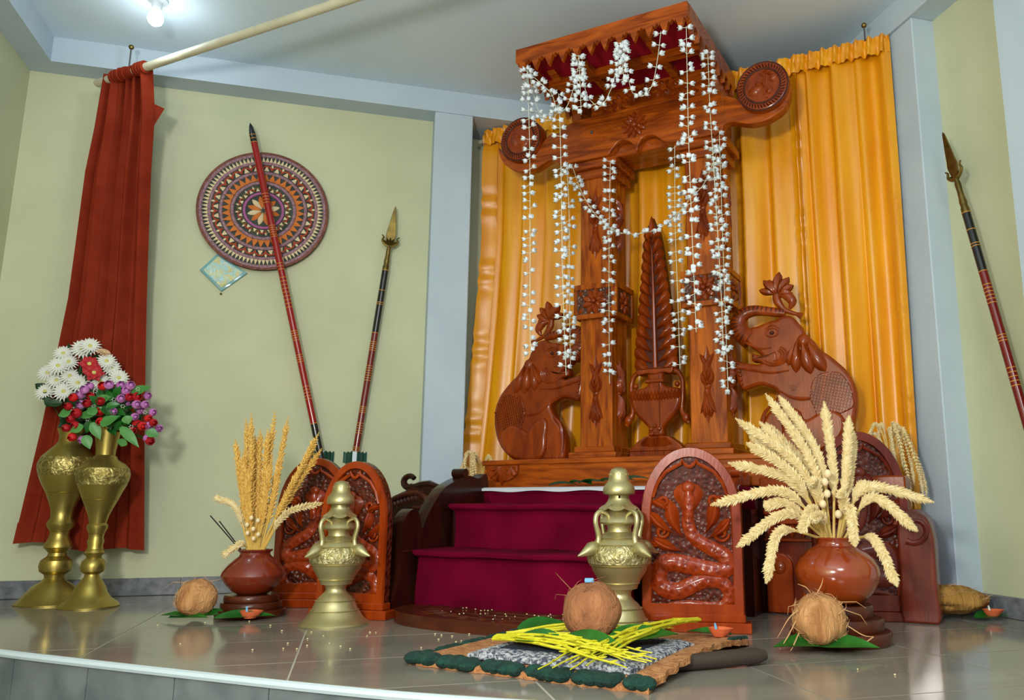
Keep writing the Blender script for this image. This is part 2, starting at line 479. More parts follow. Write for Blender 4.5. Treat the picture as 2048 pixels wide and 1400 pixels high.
# skirting tiles
bb = struct('baseboard_left', MB().box(-1.6, .30, 4.124, 4.132, 0, .074), 'grout', rz=ROOM)
x = -1.60; first = True
while x < .29:
    w = (.4 if not first else .067); first = False
    obj('skirting_tile', MB().box(x + .002, min(x + w - .002, .298), 4.114, 4.126, .001, .076, .002), 'skirting_tile', bb); x += w
bb = struct('baseboard_right', MB().box(2.268, 2.277, .2, 2.60, 0, .072), 'grout', rz=ROOM)
for k in range(6):
    obj('skirting_tile', MB().box(2.256, 2.27, 2.60 - .4 * (k + 1) + .002, 2.60 - .4 * k - .002, .001, .075, .002), 'skirting_tile', bb)
bb = struct('baseboard_pillar', MB().box(2.166, 2.27, 2.594, 2.602, 0, .072), 'grout', rz=ROOM)
obj('skirting_tile', MB().box(2.162, 2.256, 2.586, 2.597, .001, .075, .002), 'skirting_tile', bb)

# ================================================================ lamp bulb, curtain pole, hooks
t = thing('light_bulb', 'glowing white bulb in a ceiling socket above the red curtain', 'bulb', (-1.885, 3.16, ZC))
obj('socket', MB().lathe([(.042, 0), (.042, -.008), (.022, -.016), (.021, -.05), (.017, -.055)][::-1], 20), 'plastic_white', t)
obj('bulb', MB().lathe([(0, -.125), (.014, -.122), (.026, -.112), (.032, -.096), (.031, -.082), (.022, -.064), (.016, -.052)], 20), 'bulb_glow', t)
bl = bpy.data.lights.new('bulb_light', 'POINT'); bl.energy = 1.6; bl.shadow_soft_size = .035; bl.color = (.75, .9, 1)
bo_ = bpy.data.objects.new('bulb_light', bl); COL.objects.link(bo_); bo_.parent = t; bo_.location = (0, 0, -.17)
pa, pb = Vector((-2.325, 3.495, 2.35)), Vector((-.934, 2.82, 2.33))
pd = (pb - pa)
t = thing('curtain_pole', 'long cream pole slanting across the ceiling above the red curtain', 'pole', pa)
obj('tube', MB().tube([(0, 0, 0), pd * 1.5], .0185, 16), 'pole_paint', t)
obj('end_plug', MB().tube([pd.normalized() * -.004, (0, 0, 0)], .0165, 12), 'iron', t)
def hook(name, label, p, h):
    t = thing(name, label, 'hook', p)
    obj('shank', MB().tube([(0, 0, 0), (0, 0, h)], .0035, 8), 'iron', t)
    obj('head', MB().sphere((0, 0, h), .012, 10, 8), 'brass_dull', t)
    return t
hk = pa + pd * .145
hook('ceiling_hook', 'small metal hook between the cream pole and the beam', hk + Vector((0, 0, .02)), .11)

# red curtain gathered on the pole
rows = [((-1.206, 3.985, 2.372), (-.994, 3.81, 2.352)), ((-1.223, 3.995, 2.115), (-.972, 3.84, 2.15)), ((-1.245, 4.0, 1.893), (-.972, 3.9, 1.884)),
        ((-1.259, 4.02, 1.302), (-.953, 3.98, 1.314)), ((-1.302, 4.03, .74), (-.915, 4.0, .746)), ((-1.357, 4.045, .235), (-.874, 4.03, .195))]
rows = [(Q(*a), Q(*b)) for a, b in rows]
def rc(i, j):
    a = lerp([r[0] for r in rows], j); b = lerp([r[1] for r in rows], j)
    p = a + (b - a) * i
    k = .35 + .65 * j
    f = sin(i * 2 * pi * 7.5 + .8 * sin(j * 3) + 1.2) * .6 + sin(i * 2 * pi * 3.1 + 2 + j) * .5 + sin(i * 2 * pi * 13 + j * 2) * .22 * (1 - j)
    n = Vector((-.276, -.96, 0))
    p = p + n * (.020 + .026 * f * (1.15 - .45 * j))
    p += Vector((.012 * sin(i * 40 + j * 2) * (1 - j), 0, 0))
    if j == 1: p.z += .012 * sin(i * 9)
    return p
t = thing('red_curtain', 'rust red curtain gathered at one end of the cream pole', 'curtain', Q(-1.1, 3.95, .2))
o = MB().grid(rc, 150, 60, True).shift(t.location)
obj('drape', o, 'red_cloth', t, angle=0).data.shade_smooth()
def hem(i, j):
    p = rc(i, 1 - .035 * j); return p + Vector((-.276, -.96, 0)) * .004
obj('hem', MB().grid(hem, 150, 3).shift(t.location), 'red_cloth', t, angle=0).data.shade_smooth()
g = MB()
for k in range(15):
    c = pa + pd * (.075 + .0105 * k) - t.location; w = pd.normalized(); a = Vector((0, 0, 1)); b = w.cross(a)
    tl = rnd.uniform(-.25, .25); rr = rnd.uniform(.021, .027)
    g.tube([c + (a * cos(q * pi / 8) + b * sin(q * pi / 8)) * rr + w * tl * sin(q * pi / 8) * .02 for q in range(17)], rnd.uniform(.005, .008), 6)
obj('gathered_top', g, 'red_cloth', t)
g = MB().grid(lambda i, j: Q(-.985 + .06 * i * (1 - j) + .02 * j, 3.82 - .03 * i, 2.20 - .10 * j - .035 * i) - t.location, 6, 6)
obj('loose_corner', g, 'red_cloth', t, angle=0)

# ================================================================ yellow satin curtains hung behind the canopy
def satin(label, u0t, u1t, u0b, u1b, seed, n):
    r = random.Random(seed)
    ph = [r.uniform(0, 6.28) for _ in range(6)]
    VC, zt, zb = .985, 2.405, .04
    t = thing('satin_curtain', label, 'curtain', P((u0t + u1t) / 2, VC, zb), -BETA, 'yellow satin curtains behind the canopy')
    org = ((u0t + u1t) / 2, VC, zb)
    k = n
    def f(i, j):
        s = max(0, 1 - j * 1.25)
        u = u0t + (u1t - u0t) * i + ((u0b - u0t) * (1 - i) + (u1b - u1t) * i) * max(0, (j - .25) / .75) ** 1.3
        w = sin(2 * pi * i * k + ph[0] + .5 * sin(3 * j + ph[1])) * .6 + sin(2 * pi * i * k * .53 + ph[2] + j) * .5 + sin(2 * pi * i * k * 1.9 + ph[3]) * .18
        u += .010 * sin(2 * pi * i * k + ph[4])
        z = zt + (zb - zt) * j
        return (u, VC - .004 - (.026 + .008 * j) * w, z)
    obj('drape', MB().grid(f, int(40 * n / 2.2), 40, True).shift(org), 'satin', t, angle=0).data.shade_smooth()
    def hd(i, j):
        u = u0t + (u1t - u0t) * i
        w = sin(2 * pi * i * k * 2.1 + ph[5]) * .6 + sin(2 * pi * i * k * 3.7 + ph[1] + 2 * j) * .45
        return (u, VC - .034 - .012 * w * (1 + .5 * sin(j * 9)), zt + .022 - .085 * j + .003 * w)
    obj('gathered_header', MB().grid(hd, int(90 * n / 3), 8, True).shift(org), 'satin', t, angle=0).data.shade_smooth()
    def hm(side):
        def h(i, j):
            p = f(i * .035 if side == 0 else 1 - i * .035, j)
            return (p[0], p[1] - .008 - .006 * sin(j * 90 + 3 * sin(j * 37)) , p[2])
        return h
    for side in (0, 1):
        obj('side_hem', MB().grid(hm(side), 3, 150, side == 0).shift(org), 'satin', t, angle=0).data.shade_smooth()
    return t
satin('yellow satin curtain behind the left elephant and both columns', -.415, 1.30, -.56, 1.31, 3, 13)
satin('yellow satin curtain behind the right elephant beside the white pillar', 1.275, 1.70, 1.285, 1.68, 9, 4)
t = thing('satin_curtain_rod', 'pale rod carrying the yellow satin curtains', 'rod', P(-.47, .985, 2.385), -BETA)
obj('tube', MB().tube([(0, 0, 0), (2.17, 0, 0)], .012, 12), 'pole_paint', t)
hook('ceiling_hook', 'brass headed hook over the left end of the yellow curtain', P(-.36, .975, 2.42), .085)
hook('ceiling_hook', 'brass headed hook over the right end of the yellow curtain', P(1.60, .955, 2.42), .075)
# ================================================================ wedding platform, steps, balustrades
def swap(mb):
    """turn an (x, y, z) board so that its outline runs along v and its thickness along u"""
    mb.v = [(y, x, z) for x, y, z in mb.v]; mb.f = [f[::-1] for f in mb.f]; return mb
def pthing(name, label, cat, u, v, z, group=None):
    t = thing(name, label, cat, P(u, v, z), -BETA, group); t['o'] = (u, v, z); return t
def part(t, name, mb, m, parent=None, angle=38):
    """part built in canopy coordinates (u, v, z), hung under thing t (or under one of its parts)"""
    o = obj(name, mb.shift(tuple(t['o'])), m, parent or t, angle=angle); return o
def petals(mb, u, z, y, r, n, W, H, ph=0):
    for k in range(n):
        a = 2 * pi * k / n + ph
        mb.blob(u + .25 * r * cos(a), z + .25 * r * sin(a), y, r * .78, W, a, H, 5, 4, .25)
    return mb

pf = pthing('wedding_platform', 'raised wooden wedding platform draped with maroon velvet', 'platform', .6, .7, 0)
part(pf, 'core', MB().box(-.25, 1.14, .47, .92, 0, .44), 'wood_dark')
part(pf, 'velvet_cover', MB().grid(lambda i, j: (-.29 + 1.45 * i, *[lerp(c, j) for c in ((.47, .455, .440, .445, .60, .92), (.38, .40, .44, .462, .464, .464))]), 40, 10, False), 'velvet')
part(pf, 'white_cloth', MB().grid(lambda i, j: (-.05 + 1.16 * i, *[lerp(c, j) for c in ((.425, .424, .445, .62), (.452 + .003 * sin(i * 31), .464 + .002 * sin(i * 19), .4695, .4695))]), 60, 6), 'white_cloth')
# right-hand facade with pilaster, lotus frieze and cornice
part(pf, 'facade', MB().box(1.15, 1.66, .615, .92, 0, .45), 'wood_maroon')
part(pf, 'cornice', MB().box(1.145, 1.67, .575, .92, .452, .50, .006).box(1.15, 1.665, .585, .92, .435, .455, .004), 'wood_carved')
part(pf, 'moulding', MB().box(1.15, 1.66, .590, .62, .355, .385, .008).box(1.15, 1.66, .596, .62, .325, .345, .004).box(1.15, 1.66, .598, .62, .262, .272, .003), 'wood_naga')
for k in range(12):
    part(pf, 'frieze_petal', MB().blob(1.172 + k * .042, .274, .612, .05, .02, pi / 2, .014, 5, 4, .4, .6), 'wood_naga')
for k in range(4):
    c = 1.205 + k * .13
    o = [(c - .05, .004), (c + .05, .004), (c + .05, .17)] + [(c + .05 * cos(a), .17 + .05 * sin(a)) for a in [pi * q / 10 for q in range(1, 10)]] + [(c - .05, .17)]
    pn = part(pf, 'arched_panel', MB().prism(o, .596, .62, .006), 'wood_naga')
    part(pf, 'arch_knob', MB().sphere((c, .597, .168), .026, 14, 8, (1, .4, 1)), 'wood_carved', pn)
part(pf, 'corner_post', MB().box(1.115, 1.148, .595, .66, 0, .42, .006), 'wood_dark')
# scroll block at the right end
o = catmull([(1.635, 0), (1.745, 0), (1.748, .10), (1.75, .25), (1.747, .30), (1.733, .35), (1.70, .38), (1.665, .376), (1.64, .35), (1.632, .31), (1.632, .15)], 4, True)
o = [(x, max(0, z)) for x, z in o]
part(pf, 'scroll_block', MB().prism(o, .56, .78, .008), 'wood_maroon')
sp = [(1.690 + (.052 - .0065 * k * .5) * cos(-2.2 + k * .5), .562, .315 + (.052 - .0065 * k * .5) * sin(-2.2 + k * .5)) for k in range(15)]
part(pf, 'scroll', MB().tube(sp, [.012, .009, .004], 8), 'wood_maroon')
# left carved wing with a curled beast head
o = catmull([(-.60, .0), (-.60, .36), (-.55, .418), (-.49, .45), (-.445, .465), (-.43, .49), (-.36, .485), (-.30, .472), (-.25, .468), (-.24, .30), (-.24, 0)], 5, True)
o = [(x, max(0, z)) for x, z in o]
part(pf, 'carved_wing', MB().prism(o, .455, .52, .008), 'wood_dark')
g = MB().tube([(x, .452, z) for x, z in catmull([(-.57, .37), (-.53, .415), (-.46, .44), (-.39, .45), (-.335, .43), (-.33, .40), (-.36, .385), (-.41, .385)], 5)], [.012, .014, .014, .008], 8)
part(pf, 'wing_moulding', g, 'wood_umber')
g = MB()
for k in range(11): g.blob(-.545 + k * .019, .375 + .004 * k, .455, .045, .009, 1.9 - .03 * k, .010, 4, 2)
part(pf, 'wing_leaves', g, 'wood_umber')
g = MB().tube([(-.445 + .032 * cos(a), .47, .50 + .026 * sin(a)) for a in [5.2 - q * .42 for q in range(12)]], [.017, .015, .012], 8)
g.tube([(x, .47, z) for x, z in [(-.43, .475), (-.38, .482), (-.33, .487), (-.27, .475)]], [.012, .02, .018, .008], 8)
part(pf, 'curled_head', g, 'wood_dark')

st = pthing('carpeted_steps', 'two wooden steps covered by a maroon velvet runner', 'steps', .52, .2, 0)
part(st, 'step', MB().box(.0, .87, 0, .19, 0, .21).box(.0, 1.04, .19, .44, 0, .21), 'wood_dark')
part(st, 'step', MB().box(.0, 1.05, .20, .438, .21, .385), 'wood_dark')
def runner(prof, name, u0, u1, seed):
    r = random.Random(seed); a = [r.uniform(0, 6) for _ in range(4)]
    vs, zs = [p[0] for p in prof], [p[1] for p in prof]
    n = 60
    def f(i, j):
        v, z = lerp(vs, j), lerp(zs, j)
        b = .006 * sin(i * 11 + a[0] + 4 * j) + .004 * sin(i * 23 + a[1])
        return (u0 + (u1 - u0) * i + .01 * sin(j * 8 + a[2]) * (1 - 2 * i), v - max(0, b) * (1 if j < .55 else 0), z + .0015 * sin(i * 17 + a[3]))
    part(st, name, MB().grid(f, 60, len(prof) * 3, True), 'velvet', angle=60)
runner([(-.004, .004), (-.012, .08), (-.016, .15), (-.020, .205), (-.043, .212), (-.046, .224), (-.036, .231), (.0, .232), (.19, .232)], 'runner_riser', .0, .875, 1)
runner([(.196, .232), (.192, .30), (.188, .37), (.168, .382), (.165, .394), (.175, .401), (.30, .402), (.436, .402), (.438, .402)], 'runner_riser', .01, 1.04, 2)
runner([(.436, .402), (.436, .42), (.434, .44), (.430, .445), (.430, .4475), (.4305, .4485), (.431, .449), (.432, .4495), (.433, .45)], 'runner_riser', .02, 1.03, 3)

bal = [(-.085, 0), (-.088, .15), (-.088, .30), (-.068, .355), (-.03, .381), (0, .372), (.018, .34), (.030, .308), (.05, .340), (.085, .390), (.15, .455), (.216, .486), (.284, .508), (.337, .516), (.40, .506), (.47, .512), (.475, .25), (.475, 0)]
bo = [(x, max(0, z)) for x, z in catmull(bal, 4, True)]
def balustrade(label, u0, m, m2, carved, bo=bo):
    t = pthing('step_balustrade', label, 'balustrade', u0, .2, 0, 'curved balustrades beside the steps')
    part(t, 'board', swap(MB().prism(bo, u0 - .027, u0 + .027, .003)), m, angle=30)
    part(t, 'rolled_end', MB().tube([(u0 - .03, .30 if not carved else .455, .526 if not carved else .517), (u0 + .03, .30 if not carved else .455, .526 if not carved else .517)], .019, 16), m)
    part(t, 'base_joint', MB().box(u0 + .022, u0 + .029, -.08 if not carved else .19, .3, .228, .231), m2)
    if carved:
        g = MB()
        for v, z, a, L in ((.30, .40, 2.4, .12), (.33, .36, 2.0, .11), (.36, .42, 1.2, .09), (.20, .40, 2.8, .10), (.25, .33, 2.6, .12), (.40, .34, 1.7, .1)):
            g.tube([(u0 + .028, v + L * q * cos(a - q), z + L * q * sin(a - q)) for q in [k / 6 for k in range(7)]], [.007, .009, .003], 6)
        part(t, 'carved_leaves', g, 'wood_upright')
    return t
balustrade('dark curved balustrade board left of the maroon steps', -.045, 'wood_dark', 'wood_umber', False)
balustrade('red brown balustrade board behind the tall cobra guard stone', 1.08, 'wood_naga', 'wood_umber', True, [(.17 + (x + .088) * .74, z * .98) for x, z in bo])

# half-moon board on the floor before the steps
ms = pthing('half_moon_board', 'carved half moon wooden board lying before the steps', 'board', .53, -.15, 0)
o = []
for k in range(41):
    a = pi + pi * k / 40
    o.append((.505 + .50 * abs(cos(a)) ** .75 * (1 if cos(a) > 0 else -1), -.05 + .255 * -abs(sin(a)) ** .75))
part(ms, 'board', MB().poly(o, 0, .040), 'wood_umber')
for rr in (.82, .55, .3):
    pts = [(.505 + (x - .505) * rr, -.05 + (y + .05) * rr, .041) for x, y in o]
    part(ms, 'carved_ring', MB().tube(pts, .0035, 6), 'wood_umber')
for k in range(14):
    a = pi + pi * (k + .5) / 14; g = MB()
    x, y = .505 + .31 * cos(a), -.05 + .16 * sin(a)
    g.blob(0, 0, 0, .085, .022, 0, .008, 5, 4, .3)
    ca, sa = cos(a), sin(a)
    g.v = [(x + px * ca - pz * sa, y + px * sa + pz * ca, .040 - py) for px, py, pz in g.v]; g.f = [f[::-1] for f in g.f]
    part(ms, 'carved_petal', g, 'wood_umber')

# ================================================================ canopy
cn = pthing('wedding_canopy', 'tall carved wooden canopy with two columns and a fringed roof', 'canopy', .64, .78, .47)
part(cn, 'base_beam', MB().box(-.155, 1.46, .645, .92, .47, .592, .004), 'wood_level')
bm_ = [o for o in cn.children][0]
part(cn, 'beam_cap', MB().box(-.165, 1.47, .637, .93, .574, .597, .004), 'wood_level', bm_)
g = MB()
for sgn, c in ((1, -.05), (-1, 1.36)):
    o = [(c - .085, .572), (c + .085, .572)] + [(c + .085 * cos(a), .572 - .072 * abs(sin(a)) ** .7) for a in [pi * q / 12 for q in range(1, 12)]]
    g = MB().prism(o, .628, .65, .006)
    for k in range(7):
        a = -pi * (k + .5) / 7; g.blob(c, .566, .630, .075 + .01 * (k % 2), .012, a, .014, 5, 4, .3)
    part(cn, 'beam_carving', g, 'wood_carved', bm_)
g = MB().tube([(-.005 + .006 * k, .626, .556 - .01 * abs(k - 2)) for k in range(6)], .014, 8)
part(cn, 'beam_carving', g, 'wood_carved', bm_)
def flame(mb, u, z0, z1, y, W, side=False):
    """upright carved flame ornament between z0 and z1"""
    h = z1 - z0; zc = (z0 + z1) / 2
    mb.blob(u, zc - .02 * h, y, h * .55, W * .20, pi / 2, .012, 6, 4, .5, .35)
    mb.blob(u, zc + .02 * h, y, h * .50, W * .18, -pi / 2, .012, 6, 4, .5, .35)
    for s in (-1, 1):
        for k in range(4):
            a = pi / 2 + s * (.35 + .22 * k); mb.blob(u + s * W * .1, zc + h * (.16 - .06 * k), y, h * (.27 - .01 * k), W * .13, a, .022, 6, 4, 0, .6, -s * .6)
            a = -pi / 2 - s * (.30 + .16 * k); mb.blob(u + s * W * .12, zc - h * (.02 + .04 * k), y, h * (.34 - .02 * k), W * .13, a, .022, 6, 4, 0, .6, s * .5)
    mb.sphere((u, y, zc), W * .16, 10, 6, (1, .7, 1))
    return mb
def turn(mb, u0, v0):
    """turn a carving from a front face (y) to a +u side face"""
    mb.v = [(u0 - (y - 0), v0 + (x - 0), z) for x, y, z in mb.v]; return mb
for ci, uc in enumerate((.392, .912)):
    w = .079
    c = part(cn, 'column', MB().box(uc - w, uc + w, .70, .868, .645, 1.95, .004), 'wood_upright')
    part(cn, 'plinth', MB().box(uc - .115, uc + .115, .655, .905, .597, .622, .003).box(uc - .098, uc + .098, .675, .89, .622, .648, .004), 'wood_level', c)
    part(cn, 'capital', MB().box(uc - .098, uc + .098, .69, .885, 1.90, 1.945, .004).box(uc - .118, uc + .118, .672, .895, 1.945, 1.985, .004), 'wood_level', c)
    part(cn, 'band', MB().box(uc - .104, uc + .104, .688, .88, 1.228, 1.385, .003), 'wood_upright', c)
    a, b, y = uc - .104, uc + .104, .680
    fr = MB().box(a, b, y, .69, 1.362, 1.388, .002).box(a, b, y, .69, 1.225, 1.248, .002).box(a, a + .018, y, .69, 1.248, 1.362, .002).box(b - .018, b, y, .69, 1.248, 1.362, .002)
    x = uc + .104
    fr.box(x, x + .009, .68, .88, 1.362, 1.388, .002).box(x, x + .009, .68, .88, 1.225, 1.248, .002).box(x, x + .009, .68, .70, 1.248, 1.362, .002).box(x, x + .009, .86, .88, 1.248, 1.362, .002)
    part(cn, 'band_frame', fr, 'wood_upright', c)
    part(cn, 'band_panel', MB().box(a + .017, b - .017, .685, .69, 1.247, 1.363).box(x - .001, x + .003, .70, .86, 1.247, 1.363), 'wood_stipple_dark', c)
    g = petals(MB(), uc, 1.305, .684, .062, 9, .016, .014); petals(g, uc, 1.305, .680, .040, 7, .012, .014, .3); g.sphere((uc, .676, 1.305), .012, 10, 6)
    for sx in (-1, 1):
        for sz in (-1, 1): g.blob(uc + sx * .082, 1.305 + sz * .052, .685, .035, .012, math.atan2(-sz, -sx), .01, 4, 2)
    part(cn, 'lotus_carving', g, 'wood_carved', c)
    g = petals(MB(), 0, 1.305, 0, .055, 8, .014, .012); g.sphere((0, -.004, 1.305), .012, 10, 6)
    part(cn, 'lotus_carving', turn(g, x + .003, .78), 'wood_carved', c)
    part(cn, 'flame_carving', flame(MB(), uc, .72, 1.05, .70, .105), 'wood_carved', c)
    part(cn, 'flame_carving', flame(MB(), uc, 1.50, 1.84, .70, .105), 'wood_carved', c)
    part(cn, 'flame_carving', turn(flame(MB(), 0, .74, 1.04, 0, .085), uc + w, .784), 'wood_carved', c)
    part(cn, 'flame_carving', turn(flame(MB(), 0, 1.53, 1.83, 0, .085), uc + w, .784), 'wood_carved', c)
    for sgn in (-1, 1):      # wavy boards along the column flanks
        xo = uc + sgn * w
        if ci == 0 and sgn == 1: continue
        ol = [(xo - sgn * .004, 1.50)] + [(xo + sgn * (.004 + .016 * max(0, sin(pi * k / 10)) + .006 * sin(3 * pi * k / 10)), 1.50 + .36 * k / 10) for k in range(11)] + [(xo - sgn * .004, 1.86)]
        part(cn, 'wavy_side', MB().prism(ol, .74, .80, .005), 'wood_upright', c)
lint = [(-.125, 2.146), (-.118, 2.10), (-.091, 2.054), (-.045, 2.015), (.011, 1.991), (.065, 1.988), (.108, 1.998), (.154, 2.017), (.19, 2.014), (.239, 1.985), (.33, 1.985), (.461, 1.983), (.489, 1.998), (.523, 2.034), (.546, 2.043), (.574, 2.037), (.602, 2.013), (.62, 1.972), (.634, 2.013), (.657, 2.036), (.689, 2.04), (.716, 2.027), (.751, 1.995), (.786, 1.982), (.86, 1.98), (1.002, 1.98), (1.018, 2.002), (1.039, 2.016), (1.068, 2.017), (1.114, 2.001), (1.151, 1.989), (1.207, 1.99), (1.25, 2.003), (1.29, 2.026), (1.312, 2.063), (1.322, 2.107), (1.322, 2.145), (1.30, 2.085), (1.26, 2.05), (1.21, 2.038), (1.15, 2.06), (1.11, 2.10), (1.087, 2.122), (1.056, 2.14), (1.03, 2.146), (1.0, 2.175), (.85, 2.178), (.60, 2.182), (.33, 2.19), (.224, 2.15), (.178, 2.153), (.149, 2.139), (.121, 2.112), (.08, 2.06), (.02, 2.035), (-.05, 2.06), (-.10, 2.11)]
main = lint[9:26] + [(1.03, 2.012), (1.03, 2.146), (1.0, 2.175), (.85, 2.178), (.60, 2.182), (.33, 2.19), (.224, 2.155), (.215, 2.01)]
armL = lint[:10] + [(.26, 1.99), (.26, 2.15)] + lint[-8:]
armR = [(.98, 1.985)] + lint[25:45] + [(.98, 2.146)]
mb = MB().prism(catmull(main, 3, True), .655, .705, .004).prism(catmull(armL, 3, True), .656, .704, .004).prism(catmull(armR, 3, True), .656, .704, .004)
ln = part(cn, 'lintel', mb, 'wood_level', angle=50)
part(cn, 'lintel_core', MB().box(.30, 1.0, .705, .885, 1.99, 2.18, .004), 'wood_level', ln)
part(cn, 'lintel_ledge', MB().box(.325, 1.005, .648, .9, 2.176, 2.19, .003), 'wood_level', ln)
g = petals(MB(), .612, 2.105, .656, .066, 12, .014, .018); petals(g, .612, 2.105, .650, .040, 9, .011, .016, .2)
g.sphere((.612, .648, 2.105), .016, 12, 8, (1, .7, 1))
part(cn, 'sunflower_carving', g, 'wood_carved', ln)
part(cn, 'nail', MB().sphere((.395, .655, 2.115), .008, 8, 6), 'iron', ln)
for kind, (cx, cz) in (('moon', (.020, 2.148)), ('sun', (1.212, 2.135))):
    r0 = .112
    ring = lambda r, n=48: [(cx + r * cos(2 * pi * k / n), cz + r * sin(2 * pi * k / n)) for k in range(n)]
    dk = part(cn, 'disc', MB().prism(ring(r0), .625, .69, .010), 'wood_carved', ln)
    g = MB()
    for k in range(44):
        a = 2 * pi * k / 44; g.blob(cx + .080 * cos(a), cz + .080 * sin(a), .628, .028, .0055, a + .5, .008, 4, 2)
    g.tube([(cx + .078 * cos(a), .624, cz + .078 * sin(a)) for a in [2 * pi * q / 40 for q in range(41)]], .005, 6)
    g.tube([(cx + .108 * cos(a), .628, cz + .108 * sin(a)) for a in [2 * pi * q / 40 for q in range(41)]], .004, 6)
    part(cn, 'beaded_rim', g, 'wood_carved_deep', ln)
    g = MB()
    if kind == 'moon':
        g.sphere((cx, .630, cz + .004), .058, 20, 12, (.95, .28, 1.05))
        g.blob(cx - .004, cz + .022, .618, .045, .011, -pi / 2, .014, 5, 4)
        for sx in (-1, 1):
            g.tube([(cx + sx * (.012 + .009 * q), .614 + .0012 * q * q, cz + .024 + .004 * sin(q)) for q in range(5)], [.002, .003, .0015], 6)
            g.blob(cx + sx * .026 - .012, cz + .010, .617, .024, .006, 0, .005, 4, 4)
        g.blob(cx - .016, cz - .034, .620, .032, .006, 0, .006, 4, 4)
    else:
        g.blob(cx - .062, cz - .030, .626, .075, .026, .35, .014, 6, 4); g.blob(cx - .03, cz + .018, .626, .045, .014, -.6, .016, 5, 4)
        g.tube([(x, .622, z) for x, z in [(cx - .01, cz + .062), (cx + .012, cz + .04), (cx + .006, cz + .01), (cx + .016, cz - .01), (cx + .008, cz - .04), (cx + .02, cz - .06)]], [.005, .007, .005], 6)
        g.blob(cx + .03, cz + .015, .626, .045, .02, .5, .012, 5, 4); g.blob(cx + .02, cz - .045, .626, .04, .014, .9, .012, 5, 4)
        for k in range(3): g.blob(cx - .005 + .012 * k, cz + .055 - .004 * k, .626, .04, .006, .4 - .3 * k, .01, 4, 2)
    part(cn, 'carved_face' if kind == 'moon' else 'carved_figures', g, 'wood_carved', ln)
# attic panel between lintel and roof
ap = part(cn, 'attic_panel', MB().prism([(.36, 2.18), (.985, 2.18), (.985, 2.345), (.36, 2.345)], .72, .76, .003), 'wood_level')
g = MB()
for k in range(9):
    a = pi * (k + .5) / 9; r = .13
    u, z = .655 + 1.75 * r * cos(a), 2.19 + .85 * r * sin(a)
    petals(g, u, z, .722, .042, 6, .012, .014, k)
    g.blob(.655 + .9 * r * cos(a), 2.19 + .45 * r * sin(a), .722, .06, .012, a, .012, 5, 2)
part(cn, 'scroll_carving', g, 'wood_carved', ap)
# roof
u0, u1, v0, v1 = .225, 1.02, .25, .90
zt = 2.362
rf = part(cn, 'roof', MB().box(u0, u1, v0, v1, zt - .018, zt, .002), 'wood_level')
def zig(L, n):
    o = []; r = random.Random(3)
    for k in range(n):
        a, b = L * k / n, L * (k + 1) / n
        for q, d in ((0, .062), (.16, .074), (.22, .066), (.36, .094), (.5, .114), (.64, .094), (.78, .066), (.84, .074)): o.append((a + (b - a) * q, -d))
    o.append((L, -.062))
    return o
zf = [(0, 0)] + zig(u1 - u0, 12) + [(u1 - u0, 0)]
part(cn, 'fascia', MB().prism([(u0 + x, zt - .001 + z) for x, z in zf], v0 - .006, v0 + .016, .002), 'wood_level', rf, angle=25)
zs = [(0, 0)] + zig(v1 - v0 - .02, 9) + [(v1 - v0 - .02, 0)]
for uu in (u1 - .018, u0 - .002):
    part(cn, 'fascia', swap(MB().prism([(v0 + .018 + x, zt - .001 + z) for x, z in zs], uu, uu + .02, .002)), 'wood_level', rf, angle=25)
part(cn, 'lining', MB().box(u0 + .02, u1 - .02, v0 + .02, v1 - .01, zt - .024, zt - .019), 'lining', rf)
part(cn, 'joist', MB().box(u0 + .02, u1 - .02, .50, .545, zt - .06, zt - .024, .002), 'wood_level', rf)
for c in (.47, .80):
    part(cn, 'joist', MB().box(c - .018, c + .018, .545, .72, zt - .05, zt - .024, .002), 'wood_upright', rf)
    part(cn, 'joist', MB().box(c - .018, c + .018, v0 + .02, .50, zt - .05, zt - .024, .002), 'wood_upright', rf)
for c in (.30, .98):
    part(cn, 'bracket', swap(MB().prism([(.705, 2.18), (.89, 2.18), (.89, 2.34), (.70, 2.34), (.42, 2.335), (.60, 2.29), (.68, 2.24)], c - .02, c + .02, .003)), 'wood_level', rf, angle=30)

# ================================================================ carved elephants
EB = [(1.079, 1.125), (1.114, 1.134), (1.14, 1.143), (1.169, 1.15), (1.197, 1.154), (1.212, 1.165), (1.241, 1.167), (1.265, 1.156), (1.281, 1.134), (1.3, 1.11), (1.314, 1.074), (1.338, 1.056), (1.367, 1.012), (1.401, .985), (1.438, .949), (1.464, .919), (1.484, .881), (1.496, .841), (1.498, .80), (1.494, .76), (1.48, .71), (1.456, .665), (1.42, .628), (1.385, .606), (1.345, .597), (1.24, .597), (1.19, .597), (1.125, .597), (1.108, .617), (1.105, .67), (1.112, .712), (1.132, .754), (1.158, .785), (1.172, .815), (1.185, .842), (1.178, .858), (1.145, .875), (1.121, .882), (1.087, .875), (1.044, .865), (1.023, .891), (1.014, .93), (1.008, .965), (1.008, .988), (1.022, .994), (1.048, .984), (1.082, .976), (1.115, .972), (1.135, .99), (1.115, 1.02), (1.085, 1.043), (1.055, 1.08)]
